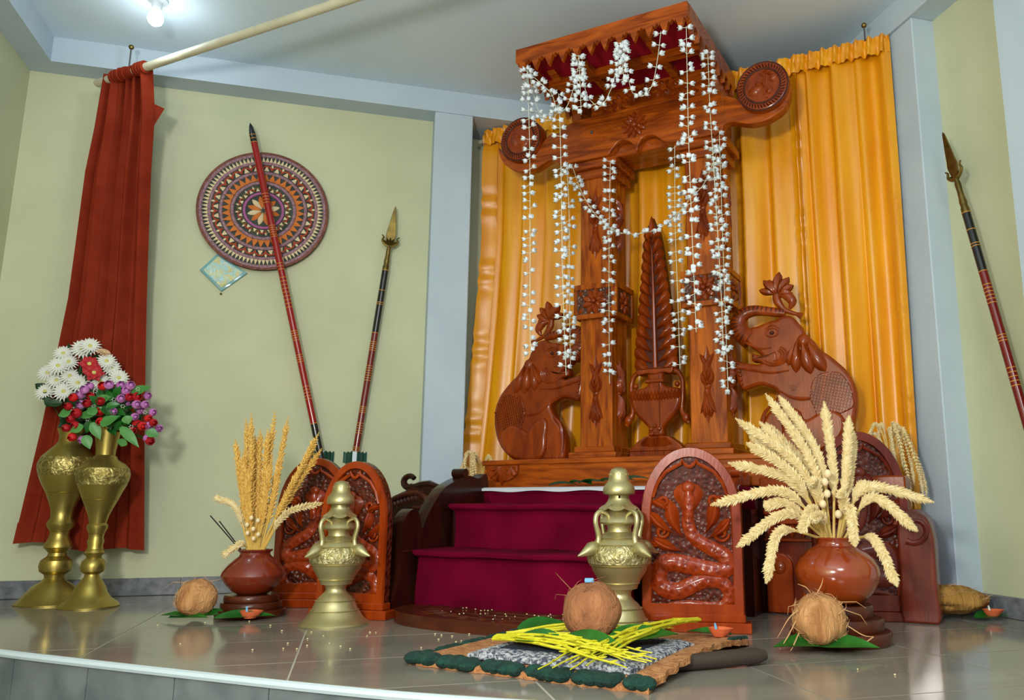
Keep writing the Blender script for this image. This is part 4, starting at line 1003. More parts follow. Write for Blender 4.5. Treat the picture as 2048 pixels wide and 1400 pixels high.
# ================================================================ spears
def spear(name, label, base, tip, marks, kind):
    base, tip = Vector(base), Vector(tip); ax_ = tip - base; L = ax_.length
    t = thing(name, label, 'spear', base, 0, 'ceremonial lacquered spears')
    zz = ax_.normalized(); yy = zz.cross(EX if 'right wall' in label else DX).normalized(); xx = yy.cross(zz)
    t.rotation_euler = Matrix((xx, yy, zz)).transposed().to_euler()
    for z0, z1, m, r in marks['shaft']:
        obj('shaft', MB().tube([(0, 0, z0 * L), (0, 0, z1 * L)], r, 12), m, t)
    me_ = MB().tube([(0, 0, -.0016), (0, 0, .0016)], marks['r'] + .0007, 12).mesh('gold_band', 'gold_line')
    for z in marks['bands']: obj('gold_band', me_, None, t, (0, 0, z * L))
    if kind == 'blade':
        zb, zf, zs0 = marks['blade'] * L, marks['fork'] * L, marks['socket'] * L
        obj('socket', MB().lathe([(.0155, zs0), (.016, zs0 + .02), (.013, zs0 + .03), (.015, zs0 + .05), (.013, zs0 + .06), (.011, zs0 + .09), (.012, zf - .03), (.008, zf)], 14), 'brass_dull', t)
        bl = [(0, L), (.012, L - .06), (.021, L - .13), (.024, zf + .05), (.010, zf), (-.010, zf), (-.024, zf + .05), (-.021, L - .13), (-.012, L - .06)]
        obj('blade', MB().prism(catmull(bl, 3, True), -.004, .004, .002), 'brass_dull', t)
        for s in (-1, 1):
            obj('prong', MB().tube([(x, 0, z) for x, z in catmull([(0, zf - .005), (s * .022, zf + .004), (s * .038, zf + .022), (s * .034, zf + .040), (s * .044, zf + .052)], 4)], [.008, .007, .005, .003], 8), 'brass_dull', t)
        g = MB()
        for k in range(5): g.blob(0, zf - .002, -.004, .045, .007, pi / 2 + (k - 2) * .45, .006, 5, 2)
        obj('leaf_carving', g, 'brass_dull', t)
    else:
        obj('point', MB().lathe([(marks['r'], L - .11), (marks['r'] * .98, L - .06), (marks['r'] * .6, L - .02), (.001, L)], 12), 'black_lacquer', t)
    return t
def grp(*cs):
    o = []
    for c, n, st_ in cs: o += [c + (k - (n - 1) / 2) * st_ for k in range(n)]
    return o
spear('wall_spear', 'long red spear with black tips leaning across the round shield', Q(-.118, 4.075, .43), Q(-.60, 4.045, 2.263),
      dict(shaft=[(0, .19, 'black_lacquer', .0165), (.19, .945, 'red_lacquer', .0165)], bands=[.19, .945, .955, .965] + grp((.79, 4, .008), (.70, 6, .006), (.605, 3, .008), (.535, 9, .010), (.42, 5, .006), (.36, 4, .006), (.27, 5, .008)), r=.0165), 'plain')
spear('wall_spear', 'black and red spear with brass forked blade between shield and white pillar', Q(-.035, 4.095, .40), Q(.123, 4.075, 1.914),
      dict(shaft=[(0, .555, 'dark_lacquer', .0165), (.555, .77, 'black_lacquer', .0165)], bands=[.555, .77] + grp((.70, 1, 1), (.655, 2, .006), (.51, 5, .007), (.42, 7, .008), (.30, 4, .006), (.24, 5, .008), (.17, 4, .006)), r=.0165, blade=.85, fork=.858, socket=.77), 'blade')
spear('wall_spear', 'black and red spear with brass forked blade on the right wall', Q(2.225, 2.12, .05), Q(2.15, 2.455, 1.837),
      dict(shaft=[(0, .665, 'dark_lacquer', .0165), (.665, .80, 'black_lacquer', .0165)], bands=[.665, .80] + grp((.76, 1, 1), (.725, 2, .006), (.615, 6, .008), (.52, 3, .006), (.44, 5, .009), (.3, 5, .008)), r=.0165, blade=.87, fork=.885, socket=.80), 'blade')
for d, lab in ((-.165, 'dark green ribbon clip holding the long red spear'), (-.012, 'dark green ribbon clip holding the forked blade spear')):
    t = thing('ribbon_clip', lab, 'clip', Q(d, 4.128, .622), ROOM, 'green ribbon clips holding the wall spears')
    o = [(-.085, -.014), (-.07, -.026), (-.03, -.026), (0, -.02), (.03, -.026), (.065, -.026), (.085, -.008), (.085, .01), (.065, .026), (.03, .024), (0, .02), (-.03, .024), (-.07, .026), (-.085, .014)]
    obj('ribbon', MB().grid(lambda i, j: (-.055 + .11 * i, -.004 - .052 * max(0, 1 - ((i - .5) * 2.6) ** 2) - .003 * sin(i * 20), -.026 + .052 * j + .004 * sin(i * 40)), 24, 3), 'green_ribbon', t)
    obj('silver_strip', MB().grid(lambda i, j: (-.012 + .02 * i, -.0615, -.027 + .054 * j), 2, 2), 'silver_ribbon', t)

# ================================================================ brass vases with artificial flowers
S1 = 1 / 844
fv = [(0, 0), (92, 0), (92, 4), (84, 14), (64, 28), (52, 45), (46, 62), (36, 80), (24, 96), (22, 106), (35, 116), (38, 132), (34, 148), (22, 160), (24, 168), (31, 176), (26, 186), (22, 198), (26, 214), (22, 226), (24, 240), (31, 256), (32, 266), (26, 274), (32, 300), (42, 325), (54, 352), (64, 378), (75, 402), (82, 425), (83, 440), (78, 458), (64, 474), (48, 484), (40, 490), (36, 498), (30, 503), (31, 520), (35, 550), (40, 585), (44, 612), (46, 618), (42, 616)]
def vase(label, loc, prof, sc, belly):
    t = thing('brass_vase', label, 'vase', loc, 0, 'tall brass floor vases')
    pr = [(a * sc, b * sc) for a, b in prof]
    lo, hi = belly
    low = [p for p in pr if p[1] <= lo * sc]; mid = [p for p in pr if lo * sc <= p[1] <= hi * sc]; top = [p for p in pr if p[1] >= hi * sc]
    obj('foot_stem', MB().lathe(low, 40), 'brass', t); obj('engraved_belly', MB().lathe(mid, 40), 'brass_engraved', t); obj('neck', MB().lathe(top, 40), 'brass', t)
    for r, z in [(pr[k][0], pr[k][1]) for k in (13, 16, 20, 26)]: obj('ring_moulding', MB().lathe([(r * .9, z - .003), (r + .002, z), (r * .9, z + .003)], 32), 'brass', t)
    return t
vase('slim brass floor vase with flared neck, the front one of two', (-1.985, 3.32, 0), fv, S1, (402, 458))
bvp = [(0, 0), (112, 0), (112, 4), (98, 16), (88, 30), (72, 48), (60, 62), (38, 76), (30, 88), (32, 98), (48, 110), (52, 128), (48, 146), (30, 160), (27, 172), (34, 180), (44, 190), (44, 200), (36, 214), (30, 232), (30, 246), (42, 262), (44, 274), (34, 292), (36, 320), (46, 350), (58, 380), (74, 410), (86, 440), (92, 462), (93, 480), (84, 505), (64, 528), (50, 544), (40, 556), (36, 575), (42, 600), (46, 606), (42, 604)]
vase('wider brass floor vase holding white flowers, behind the slim vase', (-2.205, 3.43, 0), bvp, 1 / 850, (440, 505))
def daisy_mesh(npet, r, w, m, layers=2):
    g = MB()
    for l in range(layers):
        for k in range(npet):
            a = 2 * pi * (k + .5 * l) / npet
            rr = r * (1 - .22 * l)
            c, s = cos(a), sin(a); px, py = -s, c
            z0, z1, z2 = .001 + .003 * l, .004 + .006 * l, -.002 + .008 * l
            g.add([(c * .004 , s * .004, z0), (c * rr * .55 + px * w, s * rr * .55 + py * w, z1), (c * rr, s * rr, z2), (c * rr * .55 - px * w, s * rr * .55 - py * w, z1), (c * rr * .5, s * rr * .5, z1 - .003)], [(0, 1, 4), (1, 2, 4), (2, 3, 4), (3, 0, 4)])
    return g.mesh('petals', m, 0)
M_daisy = daisy_mesh(18, .036, .0042, 'petal_white'); M_cream = daisy_mesh(16, .034, .005, 'petal_cream'); M_red5 = daisy_mesh(6, .034, .012, 'petal_red')
M_eye = MB().sphere((0, 0, .004), .007, 10, 6, (1, 1, .6)).mesh('flower_eye', 'flower_eye')
def bloom_mesh(m):
    g = MB()
    for k in range(6):
        a = 2 * pi * k / 6
        g.grid(lambda i, j: ((.004 + .011 * sin(pi * (.15 + .7 * j))) * cos(a + (i - .5) * 1.25), (.004 + .011 * sin(pi * (.15 + .7 * j))) * sin(a + (i - .5) * 1.25), -.010 + .025 * j - .004 * (2 * i - 1) ** 2 * j), 2, 3)
    g.sphere((0, 0, 0), .009, 8, 6)
    return g.mesh('bloom', m)
M_purple, M_rose, M_scar = bloom_mesh('petal_purple'), bloom_mesh('petal_red'), bloom_mesh('petal_scarlet')
def face(p, c, k=.55):
    d = (Vector(p) - Vector(c)).normalized() * (1 - k) + Vector((.45, -.85, .05)).normalized() * k
    return d.to_track_quat('Z', 'Y').to_euler()
def stemmed(name, label, cat, p, mouth, me, group, s=1, eye=None, k=.55, up=.05):
    t = thing(name, label, cat, p, 0, group); c = Vector(mouth) + Vector((0, 0, up))
    t.rotation_euler = face(p, c, k); t.scale = (s, s, s)
    o = bpy.data.objects.new('petals', me); COL.objects.link(o); o.parent = t
    if eye: o = bpy.data.objects.new('flower_eye', eye); COL.objects.link(o); o.parent = t
    inv = t.rotation_euler.to_matrix().inverted()
    a = Vector((0, 0, -.002)); b = inv @ ((Vector(mouth) - Vector(p)) / s)
    obj('stem', MB().tube([a, a + (b - a) * .5 + Vector((0, 0, -.03)), b], [.0018, .002], 5), 'stem_green', t)
    return t
mb_ = (-2.205, 3.43, .66); mf = (-1.985, 3.32, .70)
for p, w_ in zip(DAISY, ordinals(DAISY)): stemmed('white_daisy', 'white daisy above the wider brass vase, ' + w_, 'flower', p, mb_, M_daisy, 'white daisies above the wider vase', rnd.uniform(1.15, 1.4), M_eye, .75, .12)
for p in CREAM: stemmed('cream_daisy', 'single cream orange daisy at the top right of the white bouquet', 'flower', p, mb_, M_cream, None, 1, M_eye, .2, .12)
for p, l in zip(REDBIG, ('upper of two large crimson flowers amid the white daisies', 'lower of two large crimson flowers amid the white daisies')): stemmed('crimson_flower', l, 'flower', p, mb_, M_red5, None, 1.25, M_eye, .7, .12)
for p, w_ in zip(PURPLE, ordinals(PURPLE)): stemmed('purple_flower', 'purple bloom above the slim brass vase, ' + w_, 'flower', p, mf, M_purple, 'purple blooms of the slim vase', rnd.uniform(1.1, 1.35), None, .4, .1)
for i, (p, w_) in enumerate(zip(RED, ordinals(RED))): stemmed('red_flower', 'red bud above the slim brass vase, ' + w_, 'flower', p, mf, M_scar if i % 3 == 0 else M_rose, 'red buds of the slim vase', rnd.uniform(1.1, 1.4), None, .4, .1)
def leaf_mesh(a, b, W, curl=.15, normal=Vector((.4, -.85, .3))):
    a, b = Vector(a), Vector(b); d = b - a; L = d.length; d.normalize()
    s = d.cross(normal).normalized(); n = s.cross(d)
    g = MB()
    def f(i, j):
        w = W * sin(pi * min(1, (.04 + .96 * i)) ** .75) if i < 1 else .0004
        q = 2 * j - 1
        return d * (L * i) + s * (w * q) + n * (abs(q) * w * .25 + curl * L * (i * (1 - i)) * 1.2 - .0 * i) 
    g.grid(f, 8, 4)
    g2 = MB(); g2.v = [tuple(Vector(v) - n * .0008) for v in g.v]; g2.f = [q[::-1] for q in g.f]
    g.add(g2.v, g2.f)
    return g
def leaf(name, label, cat, a, b, W, m, group=None, curl=.15, normal=Vector((.4, -.85, .3))):
    o = obj(name, leaf_mesh(a, b, W, curl, normal), m, None, a, angle=0); o.data.shade_smooth()
    return tag(o, label, cat, group)
for (a, b), w_ in zip(LEAF_L, ordinals([q[1] for q in LEAF_L])): leaf('artificial_leaf', 'light green cloth leaf above the slim brass vase, ' + w_, 'leaf', a, b, .020, 'leaf_light', 'green leaves of the slim vase')
for (a, b), w_ in zip(LEAF_D, ordinals([q[1] for q in LEAF_D])): leaf('artificial_leaf', 'dark green cloth leaf in the white daisy bouquet, ' + w_, 'leaf', a, b, .020, 'leaf_dark', 'dark leaves of the wider vase')
M_spr = daisy_mesh(6, .010, .002, 'petal_white', 1)
for p, w_ in zip(SPRIG, ordinals(SPRIG)): tag(obj('filler_blossom', M_spr, None, None, p), 'tiny white filler blossom above the slim vase, ' + w_, 'flower', 'tiny filler blossoms of the slim vase').rotation_euler = face(p, mf, .6)
def tuft(label, c, r, n, m, seed, sz):
    rr = random.Random(seed); g = MB()
    for k in range(n):
        v = Vector((rr.gauss(0, 1), rr.gauss(0, 1), rr.gauss(0, .9))).normalized() * r * rr.uniform(.25, 1)
        d = Vector((rr.gauss(0, 1), rr.gauss(0, 1), rr.gauss(0, 1))).normalized()
        h = leaf_mesh(v, v + d * sz, sz * .28, .2); g.add([(Vector(q) + v) for q in h.v[:45]], h.f[:32])
    return tag(obj('bouquet_foliage', g, m, None, c, angle=0), label, 'foliage', None, 'stuff')
tuft('dark green foliage filling the white daisy bouquet', (-2.165, 3.44, .80), .12, 110, 'leaf_dark', 3, .065)
tuft('green foliage filling the purple and red bouquet', (-1.96, 3.30, .77), .10, 110, 'leaf', 4, .055)

# ================================================================ spouted brass lamps
LP = [(0, 0), (235, 0), (236, 8), (228, 20), (205, 34), (182, 60), (168, 82), (152, 104), (140, 132), (128, 158), (108, 184), (82, 206), (68, 226), (68, 246), (76, 262), (104, 268), (106, 276), (110, 288), (128, 322), (146, 350), (160, 372), (164, 388), (170, 400), (184, 412), (190, 440), (190, 460), (184, 486), (165, 515), (140, 548), (104, 576), (74, 592), (70, 612), (76, 630), (114, 640), (118, 648), (108, 664), (86, 690), (72, 706), (68, 720), (86, 734), (104, 728), (108, 732), (84, 752), (70, 768), (62, 786), (62, 802), (68, 806), (92, 812), (96, 822), (96, 838), (90, 858), (76, 876), (64, 892), (60, 910), (58, 930), (52, 948), (38, 962), (20, 970), (0, 972)]
def brass_lamp(label, loc, s, rz):
    k = s / 2025
    t = thing('spouted_brass_lamp', label, 'brass lamp', loc, rz, 'spouted brass lamps beside the steps')
    pr = [(a * k, b * k) for a, b in LP]
    cut = lambda a, b: [p for p in pr if a * k - 1e-9 <= p[1] <= b * k + 1e-9]
    obj('foot', MB().lathe(cut(0, 268), 44), 'brass_pale', t)
    b = obj('bowl', MB().lathe(cut(268, 412), 44), 'brass_pale', t)
    obj('engraved_band', MB().lathe(cut(412, 515), 44), 'brass_engraved_pale', b)
    for zr, rr_ in ((400, 172), (518, 166), (556, 136), (300, 118), (160, 130), (96, 160)): obj('ring_line', MB().lathe([(rr_ * k * .97, zr * k - .002), (rr_ * k + .0025, zr * k), (rr_ * k * .97, zr * k + .002)], 40), 'brass_pale', t)
    obj('shoulder', MB().lathe(cut(515, 720), 44), 'brass_pale', b)
    obj('finial', MB().lathe(cut(786, 972), 36), 'brass_pale', t)
    obj('neck', MB().lathe(cut(720, 802), 36), 'brass_pale', t)
    fl_ = MB(); n = 8
    for q in range(n):
        a = 2 * pi * q / n
        fl_.grid(lambda i, j: ((72 + 52 * j) * k * cos(a + (i - .5) * 2 * pi / n), (72 + 52 * j) * k * sin(a + (i - .5) * 2 * pi / n), (752 - 24 * j * j - 14 * j * (1 - (2 * i - 1) ** 2)) * k), 6, 3)
    obj('petal_collar', fl_, 'brass_pale', t)
    g = MB()
    for q in range(14): 
        a = 2 * pi * q / 14; g.tube([((60 - 2.2 * z) * k * cos(a), (60 - 2.2 * z) * k * sin(a), (925 + z * 4.0) * k) for z in (0, 3, 6, 9)], .0012, 5)
    obj('finial_flutes', g, 'brass_pale', t)
    for q in range(4):
        a = 2 * pi * q / 4
        path = [(70, 676), (98, 700), (135, 712), (165, 690), (172, 650), (158, 600), (150, 560), (160, 520), (185, 492)]
        sp_ = obj('spout', MB().tube([(x * k * cos(a), x * k * sin(a), z * k) for x, z in catmull(path, 4)], [13 * k, 13 * k, 15 * k, 16 * k, 18 * k, 24 * k], 10), 'brass_pale', t)
        pod = [(158, 522), (178, 508), (205, 498), (240, 482), (270, 470), (296, 462)]
        obj('spout_pod', MB().tube([(x * k * cos(a), x * k * sin(a), z * k) for x, z in pod], [20 * k, 38 * k, 40 * k, 26 * k, 14 * k, 5 * k], 12), 'brass_pale', sp_)
    return t
brass_lamp('smaller brass lamp with curved spouts in front of the left cobra boards', (-.867, 2.85, 0), 1.0, R(-28))
brass_lamp('larger brass lamp with curved spouts behind the front coconut', (.092, 2.60, 0), 1.075, R(35))

# ================================================================ clay pots, stands and palm flowers
def pot(label, loc, prof, m):
    t = thing('clay_pot', label, 'pot', loc, 0, 'glazed clay pots of palm flowers')
    n = len(prof)
    obj('body', MB().lathe(prof[:n - 6], 40), m, t); obj('rim', MB().lathe(prof[n - 7:], 40), m, t)
    return t
def stand(label, loc, rs_, h):
    t = thing('pot_stand', label, 'stand', loc, 0, 'stepped wooden pot stands')
    z = 0
    for r in rs_:
        obj('tier', MB().lathe([(0, z), (r - .003, z), (r, z + .004), (r, z + h - .006), (r - .004, z + h), (0, z + h)], 44), 'wood_umber', t); z += h
    return t
pL, pR = (-1.240, 3.07), (.742, 2.50)
stand('stepped round wooden stand under the left clay pot', (*pL, 0), (.123, .106, .096), .0253)
stand('stepped round wooden stand under the right clay pot', (*pR, 0), (.146, .126, .098), .0363)
pot('angular red clay pot with golden palm stalks, left of the steps', (*pL, .0762), [(0, 0), (.05, 0), (.07, .010), (.095, .035), (.108, .055), (.113, .068), (.108, .082), (.092, .104), (.072, .124), (.058, .134), (.053, .141), (.053, .148), (.060, .154), (.062, .158), (.058, .160), (.050, .158), (.046, .13)], 'glazed_clay_red')
pot('round brown glazed pot with cream palm flowers, right of the steps', (*pR, .109), [(0, 0), (.05, 0), (.075, .008), (.103, .035), (.119, .065), (.125, .09), (.121, .11), (.108, .132), (.088, .150), (.068, .162), (.060, .168), (.056, .176), (.057, .184), (.060, .190), (.058, .193), (.052, .190), (.048, .16)], 'glazed_clay')
def stalk(pts, label, group, r0, bud, ms, mb2, nbud, arms, seed, flat, start=.22):
    rr = random.Random(seed)
    o = Vector(pts[0]); path = [p - o for p in catmull([Vector(p) for p in pts], 14)]
    # begin a little inside the pot
    t = thing('palm_flower_stalk', label, 'palm flower', o, 0, group)
    obj('stem', MB().tube([Vector((0, 0, -.035))] + path, [r0, r0 * .9, r0 * .7, r0 * .3], 6), ms, t)
    g = MB(); n = len(path)
    for k in range(nbud):
        q = start + (1 - start) * k / (nbud - 1); x = q * (n - 1); i = min(int(x), n - 2)
        p = path[i] + (path[i + 1] - path[i]) * (x - i); d = (path[i + 1] - path[i]).normalized()
        s1 = d.cross(Vector((0, 1, 0)));
        if s1.length < 1e-3: s1 = Vector((1, 0, 0))
        s1.normalize(); s2 = d.cross(s1)
        env = min(1, (q - start) * 7 + .35) * min(1, (1 - q) * 7 + .22)
        for m_ in range(arms):
            a = 2 * pi * m_ / arms + (k % 2) * pi / arms + rr.uniform(-.25, .25)
            rad = s1 * cos(a) + s2 * sin(a) * flat
            L = bud * env * rr.uniform(.75, 1.2)
            tip = p + rad * L + d * L * .8
            w = L * .38; e1 = d * w; e2 = rad.cross(d).normalized() * w; c = p + rad * L * .45 + d * L * .2
            base = len(g.v)
            g.add([p, c + e1, c + e2, c - e1, c - e2, tip], [(0, 2, 1), (0, 3, 2), (0, 4, 3), (0, 1, 4), (5, 1, 2), (5, 2, 3), (5, 3, 4), (5, 4, 1)])
    b = obj('buds', g, mb2, t, angle=0); b['kind'] = 'stuff'
    return t
oR, oL = ordinals([q[2] for q in STALK_R]), ordinals([q[2] for q in STALK_L])
for i, s in enumerate(STALK_R): stalk(s, 'cream palm flower stalk in the round brown pot, tip ' + oR[i], 'cream palm flower stalks', .0045, .0175, 'palm_stem', 'palm_bud', 58, 7, i, .55, .30)
for i, s in enumerate(STALK_L): stalk(s, 'golden palm flower stalk in the angular red pot, tip ' + oL[i], 'golden palm flower stalks', .0042, .0155, 'palm_gold_stem', 'palm_gold' if i not in (12, 13, 14, 15) else 'palm_bud', 36, 4, 50 + i, .8, .22)
M_nut = MB().sphere((0, 0, 0), .011, 12, 8, (1, 1, 1.15)).mesh('palm_nut', 'palm_nut')
nR = [(pR[0] + dx, pR[1] - .045, .30 + dz) for dx, dz in [(-.03, .13), (-.045, .10), (-.025, .19), (-.035, .165), (.0, .07)]]
for p, w_ in zip(nR, ordinals(nR)): tag(obj('palm_nut', M_nut, None, None, p), 'pale round nut among the cream palm stalks, ' + w_, 'nut', 'pale nuts in the round brown pot')
nL = [(pL[0] + dx, pL[1] - .035, .25 + dz) for dx, dz in [(.0, .06), (-.02, .045), (.015, .09), (.02, .04), (-.01, .10), (.004, .025), (-.024, .075)]]
for p, w_ in zip(nL, ordinals(nL)): tag(obj('palm_nut', M_nut, None, None, p), 'pale round nut among the golden palm stalks, ' + w_, 'nut', 'pale nuts in the angular red pot').scale = (.7, .7, .7)
for a, b, l in (((-1.29, 3.05, .235), (-1.40, 3.03, .358), 'longer dark incense stick leaning out of the angular red pot'), ((-1.285, 3.05, .235), (-1.365, 3.03, .338), 'shorter dark incense stick leaning out of the angular red pot')):
    a, b = Vector(a), Vector(b)
    tag(obj('incense_stick', MB().tube([(0, 0, 0), b - a], .0022, 6), 'incense', None, a), l, 'incense')
# palm bunches standing at both ends of the platform
def bunch(label, base, arcs, group):
    od = ordinals([Vector(base) + UX * a[0] + VX * a[1] for a in arcs])
    for i, (dx, dy, h, w_) in enumerate(arcs):
        b = Vector(base); top = b + UX * dx * .5 + VX * dy + Vector((0, 0, h)); tip = b + UX * dx + VX * dy + Vector((0, 0, h - w_))
        stalk([b, b + UX * dx * .18 + Vector((0, 0, h * .8)), top + Vector((0, 0, h * .12)), tip + UX * (-.1 * dx) + Vector((0, 0, w_ * .45)), tip], label + ', tip ' + od[i], group, .003, .010, 'palm_stem', 'palm_bud', 40, 5, 90 + i, .7, .3)
bunch('drooping cream palm strand behind the far right cobra board', P(1.60, .80, .49), [(-.09, -.02, .19, .10), (-.05, .0, .19, .12), (.05, -.03, .19, .16), (.08, .0, .18, .20), (.11, -.02, .17, .24), (.12, .01, .15, .22), (-.11, .01, .16, .06), (.02, -.04, .17, .12), (.07, -.05, .16, .26)], 'palm strands at the right end of the platform')
bunch('drooping cream palm strand left of the left elephant', P(-.215, .70, .45), [(.03, -.09, .16, .20), (.05, -.09, .15, .19), (-.02, -.10, .16, .20), (.10, .0, .15, .14), (.12, .02, .13, .1), (-.10, -.02, .17, .08), (-.08, -.06, .10, .06), (.01, -.08, .14, .22)], 'palm strands at the left end of the platform')

# ================================================================ coconuts, leaves and little clay lamps
def coconut(label, loc, r, m, seed, tip=None, nf=120, fm='fibre'):
    rr = random.Random(seed); ph = [rr.uniform(0, 6) for _ in range(6)]
    t = thing('coconut', label, 'coconut', loc, 0, 'dehusked coconuts on green leaves')
    g = MB(); seg, rings = 36, 24
    def f(i, j):
        a = pi * j; w = 2 * pi * i
        k = 1 + .03 * sin(3 * w + ph[0]) * sin(a) + .02 * sin(5 * a + ph[1] + w) + .012 * sin(11 * w + ph[2] + 5 * a) * sin(a)
        d = Vector((sin(a) * cos(w), sin(a) * sin(w), -cos(a)))
        if tip: k += .20 * max(0, d.dot(Vector(tip).normalized())) ** 14
        return (r * k * d.x, r * k * d.y, r * .97 + r * .97 * k * d.z)
    obj('shell', g.grid(f, seg, rings), m, t, angle=0).data.shade_smooth()
    h = MB()
    for k in range(nf):
        w = rr.uniform(0, 6.28); z = rr.uniform(-.8, .95); q = math.sqrt(1 - z * z)
        d = Vector((q * cos(w), q * sin(w), z)); p = d * r * 1.0 + Vector((0, 0, r * .97))
        e = (d.cross(Vector((rr.uniform(-1, 1), rr.uniform(-1, 1), rr.uniform(-1, 1)))).normalized() + d * rr.uniform(.0, .35)) * rr.uniform(.015, .04)
        h.tube([p - e * .4, p + d * .003 + e * .2, p + e * .6 + d * rr.uniform(-.003, .004)], [.0005, .0007, .0002], 3, 1, False)
    for k in range(7):
        w = rr.uniform(0, 6.28); d = Vector((cos(w), sin(w) * .6 - .3, rr.uniform(.1, .9))).normalized(); p = d * r + Vector((0, 0, r))
        e = Vector((rr.uniform(-1, 1), rr.uniform(-.5, .2), rr.uniform(-.7, .4))).normalized() * rr.uniform(.03, .07)
        h.tube([p, p + d * .02 + e * .5, p + e + d * .01], [.0012, .0008, .0003], 4, 1, False)
    o = obj('fibres', h, fm, t); o['kind'] = 'stuff'
    return t
coconut('hairy coconut on leaves left of the angular red pot', (-1.396, 2.97, .008), .067, 'coir_husk', 1, (-.2, -.9, -.3))
c1 = coconut('large brown coconut on the yellow sprigs at front centre', (.006, 2.185, .052), .0765, 'coir_brown', 2, None, 50, 'coir_brown')
obj('camphor_cap', MB().box(-.012, .012, -.008, .008, .147, .158, .002), 'candle_blue', c1, (-.008, -.01, .0))
c2 = coconut('pale hairy coconut with trailing fibres at front right', (.642, 2.36, .010), .074, 'coir_husk', 3, (-.1, -.8, -.55))
h = MB(); rr = random.Random(8)
for a in ([(-.07, -.02, .07), (-.10, -.04, .03), (-.125, -.05, .0)], [(-.065, -.03, .04), (-.09, -.06, .01), (-.10, -.07, .0)], [(.07, -.02, .06), (.11, -.03, .035), (.14, -.03, .03)], [(.14, -.03, .03), (.11, -.05, .018), (.09, -.05, .01)], [(-.02, 0, .145), (-.035, -.01, .16), (-.055, 0, .168)], [(0, 0, .145), (.012, 0, .165), (.018, .0, .185)], [(-.06, -.02, .10), (-.09, -.03, .08), (-.13, -.05, .03)]):
    obj('trailing_fibre', MB().tube(catmull(a, 5), [.0018, .0016, .0006], 5), 'fibre', c2)
hk_ = thing('coconut_husk', 'split dry coconut husk lying by the right pillar', 'husk', (1.30, 3.0, 0), R(6))
def hf(i, j):
    a = 2 * pi * i; q = j
    L = .155 * (1 + .1 * sin(3 * a)); rr_ = sin(pi * q) ** .7
    x = -.13 + .27 * q; y = .075 * rr_ * cos(a); z = .058 + (.062 if sin(a) > 0 else .045) * rr_ * sin(a) * (1 - .25 * q) + .006 * sin(9 * a + 7 * q)
    return (x, y, max(.002, z))
obj('shell', MB().grid(hf, 28, 18), 'dry_husk', hk_, angle=0).data.shade_smooth()
h = MB()
for k in range(60):
    p = Vector(hf(rr.uniform(0, .5), rr.uniform(.05, .98))); e = Vector((rr.uniform(.2, 1), rr.uniform(-.4, .2), rr.uniform(-.2, .3))) * .035
    h.tube([p, p + e * .5 + Vector((0, 0, .004)), p + e], [.0008, .0006, .0002], 4)
o = obj('fibres', h, 'fibre', hk_); o['kind'] = 'stuff'
UPN = Vector((0, 0, 1))
def floor_leaf(label, c, ang, L, W, z, group, curl=.04, m='leaf'):
    d = Vector((cos(ang), sin(ang), 0)); a = Vector((c[0], c[1], z)) - d * L / 2
    a.z += W * .28 if z < .06 else 0
    leaf('green_leaf', label, 'leaf', a, a + d * L + Vector((0, 0, .002)), W, m, group, curl + .06, Vector((0, -.30, .95)) if z < .06 else UPN)
floor_leaf('green leaf under the left coconut pointing left', (-1.43, 2.955), R(172), .17, .032, .004, 'leaves under the left coconut')
floor_leaf('green leaf between the left coconut and the clay lamp', (-1.33, 2.975), R(12), .17, .030, .005, 'leaves under the left coconut')
floor_leaf('green leaf beneath the left coconut', (-1.40, 2.93), R(-10), .15, .03, .003, 'leaves under the left coconut')
floor_leaf('green leaf under the clay lamp by the angular red pot', (-1.20, 2.93), R(14), .20, .034, .003, None)
floor_leaf('broad green leaf under the front right coconut pointing right', (.70, 2.30), R(-18), .17, .042, .006, 'leaves under the front right coconut', .08)
floor_leaf('broad green leaf under the front right coconut pointing left', (.585, 2.325), R(195), .18, .040, .005, 'leaves under the front right coconut', .08)
floor_leaf('green leaf behind the front right coconut', (.72, 2.37), R(28), .16, .038, .004, 'leaves under the front right coconut', .10)
floor_leaf('green leaf under the clay lamp by the right wall', (1.41, 2.95), R(16), .14, .028, .003, None, .06)
def clay_lamp(label, loc, s, rz, wick='candle_blue'):
    t = thing('clay_lamp', label, 'oil lamp', loc, rz, 'small orange clay oil lamps')
    g = MB(); n = 24
    def f(i, j):
        a = 2 * pi * i; prof = [(0, 0), (.016, 0), (.024, .010), (.031, .022), (.032, .024), (.029, .023), (.018, .012), (0, .009)]
        r = lerp([p[0] for p in prof], j); z = lerp([p[1] for p in prof], j)
        k = 1 + .38 * max(0, cos(a)) ** 8 * (r / .032)
        return (r * k * cos(a) * s, r * sin(a) * s, z * s)
    obj('bowl', g.grid(f, n, 21), 'lamp_clay', t, angle=50)
    obj('wick', MB().tube([(-.008 * s, 0, .012 * s), (-.010 * s, 0, .028 * s), (-.012 * s, 0, .038 * s)], [.0035 * s, .004 * s, .002 * s], 8), wick, t)
    return t
clay_lamp('orange clay oil lamp on a leaf before the angular red pot', (-1.185, 2.925, .010), 1.05, R(5))
clay_lamp('orange clay oil lamp on the far corner of the coir mat', (.365, 2.385, .033), .95, R(-10))
clay_lamp('orange clay oil lamp on a leaf beside the dry husk', (1.412, 2.948, .012), 1.0, R(0), 'petal_white')

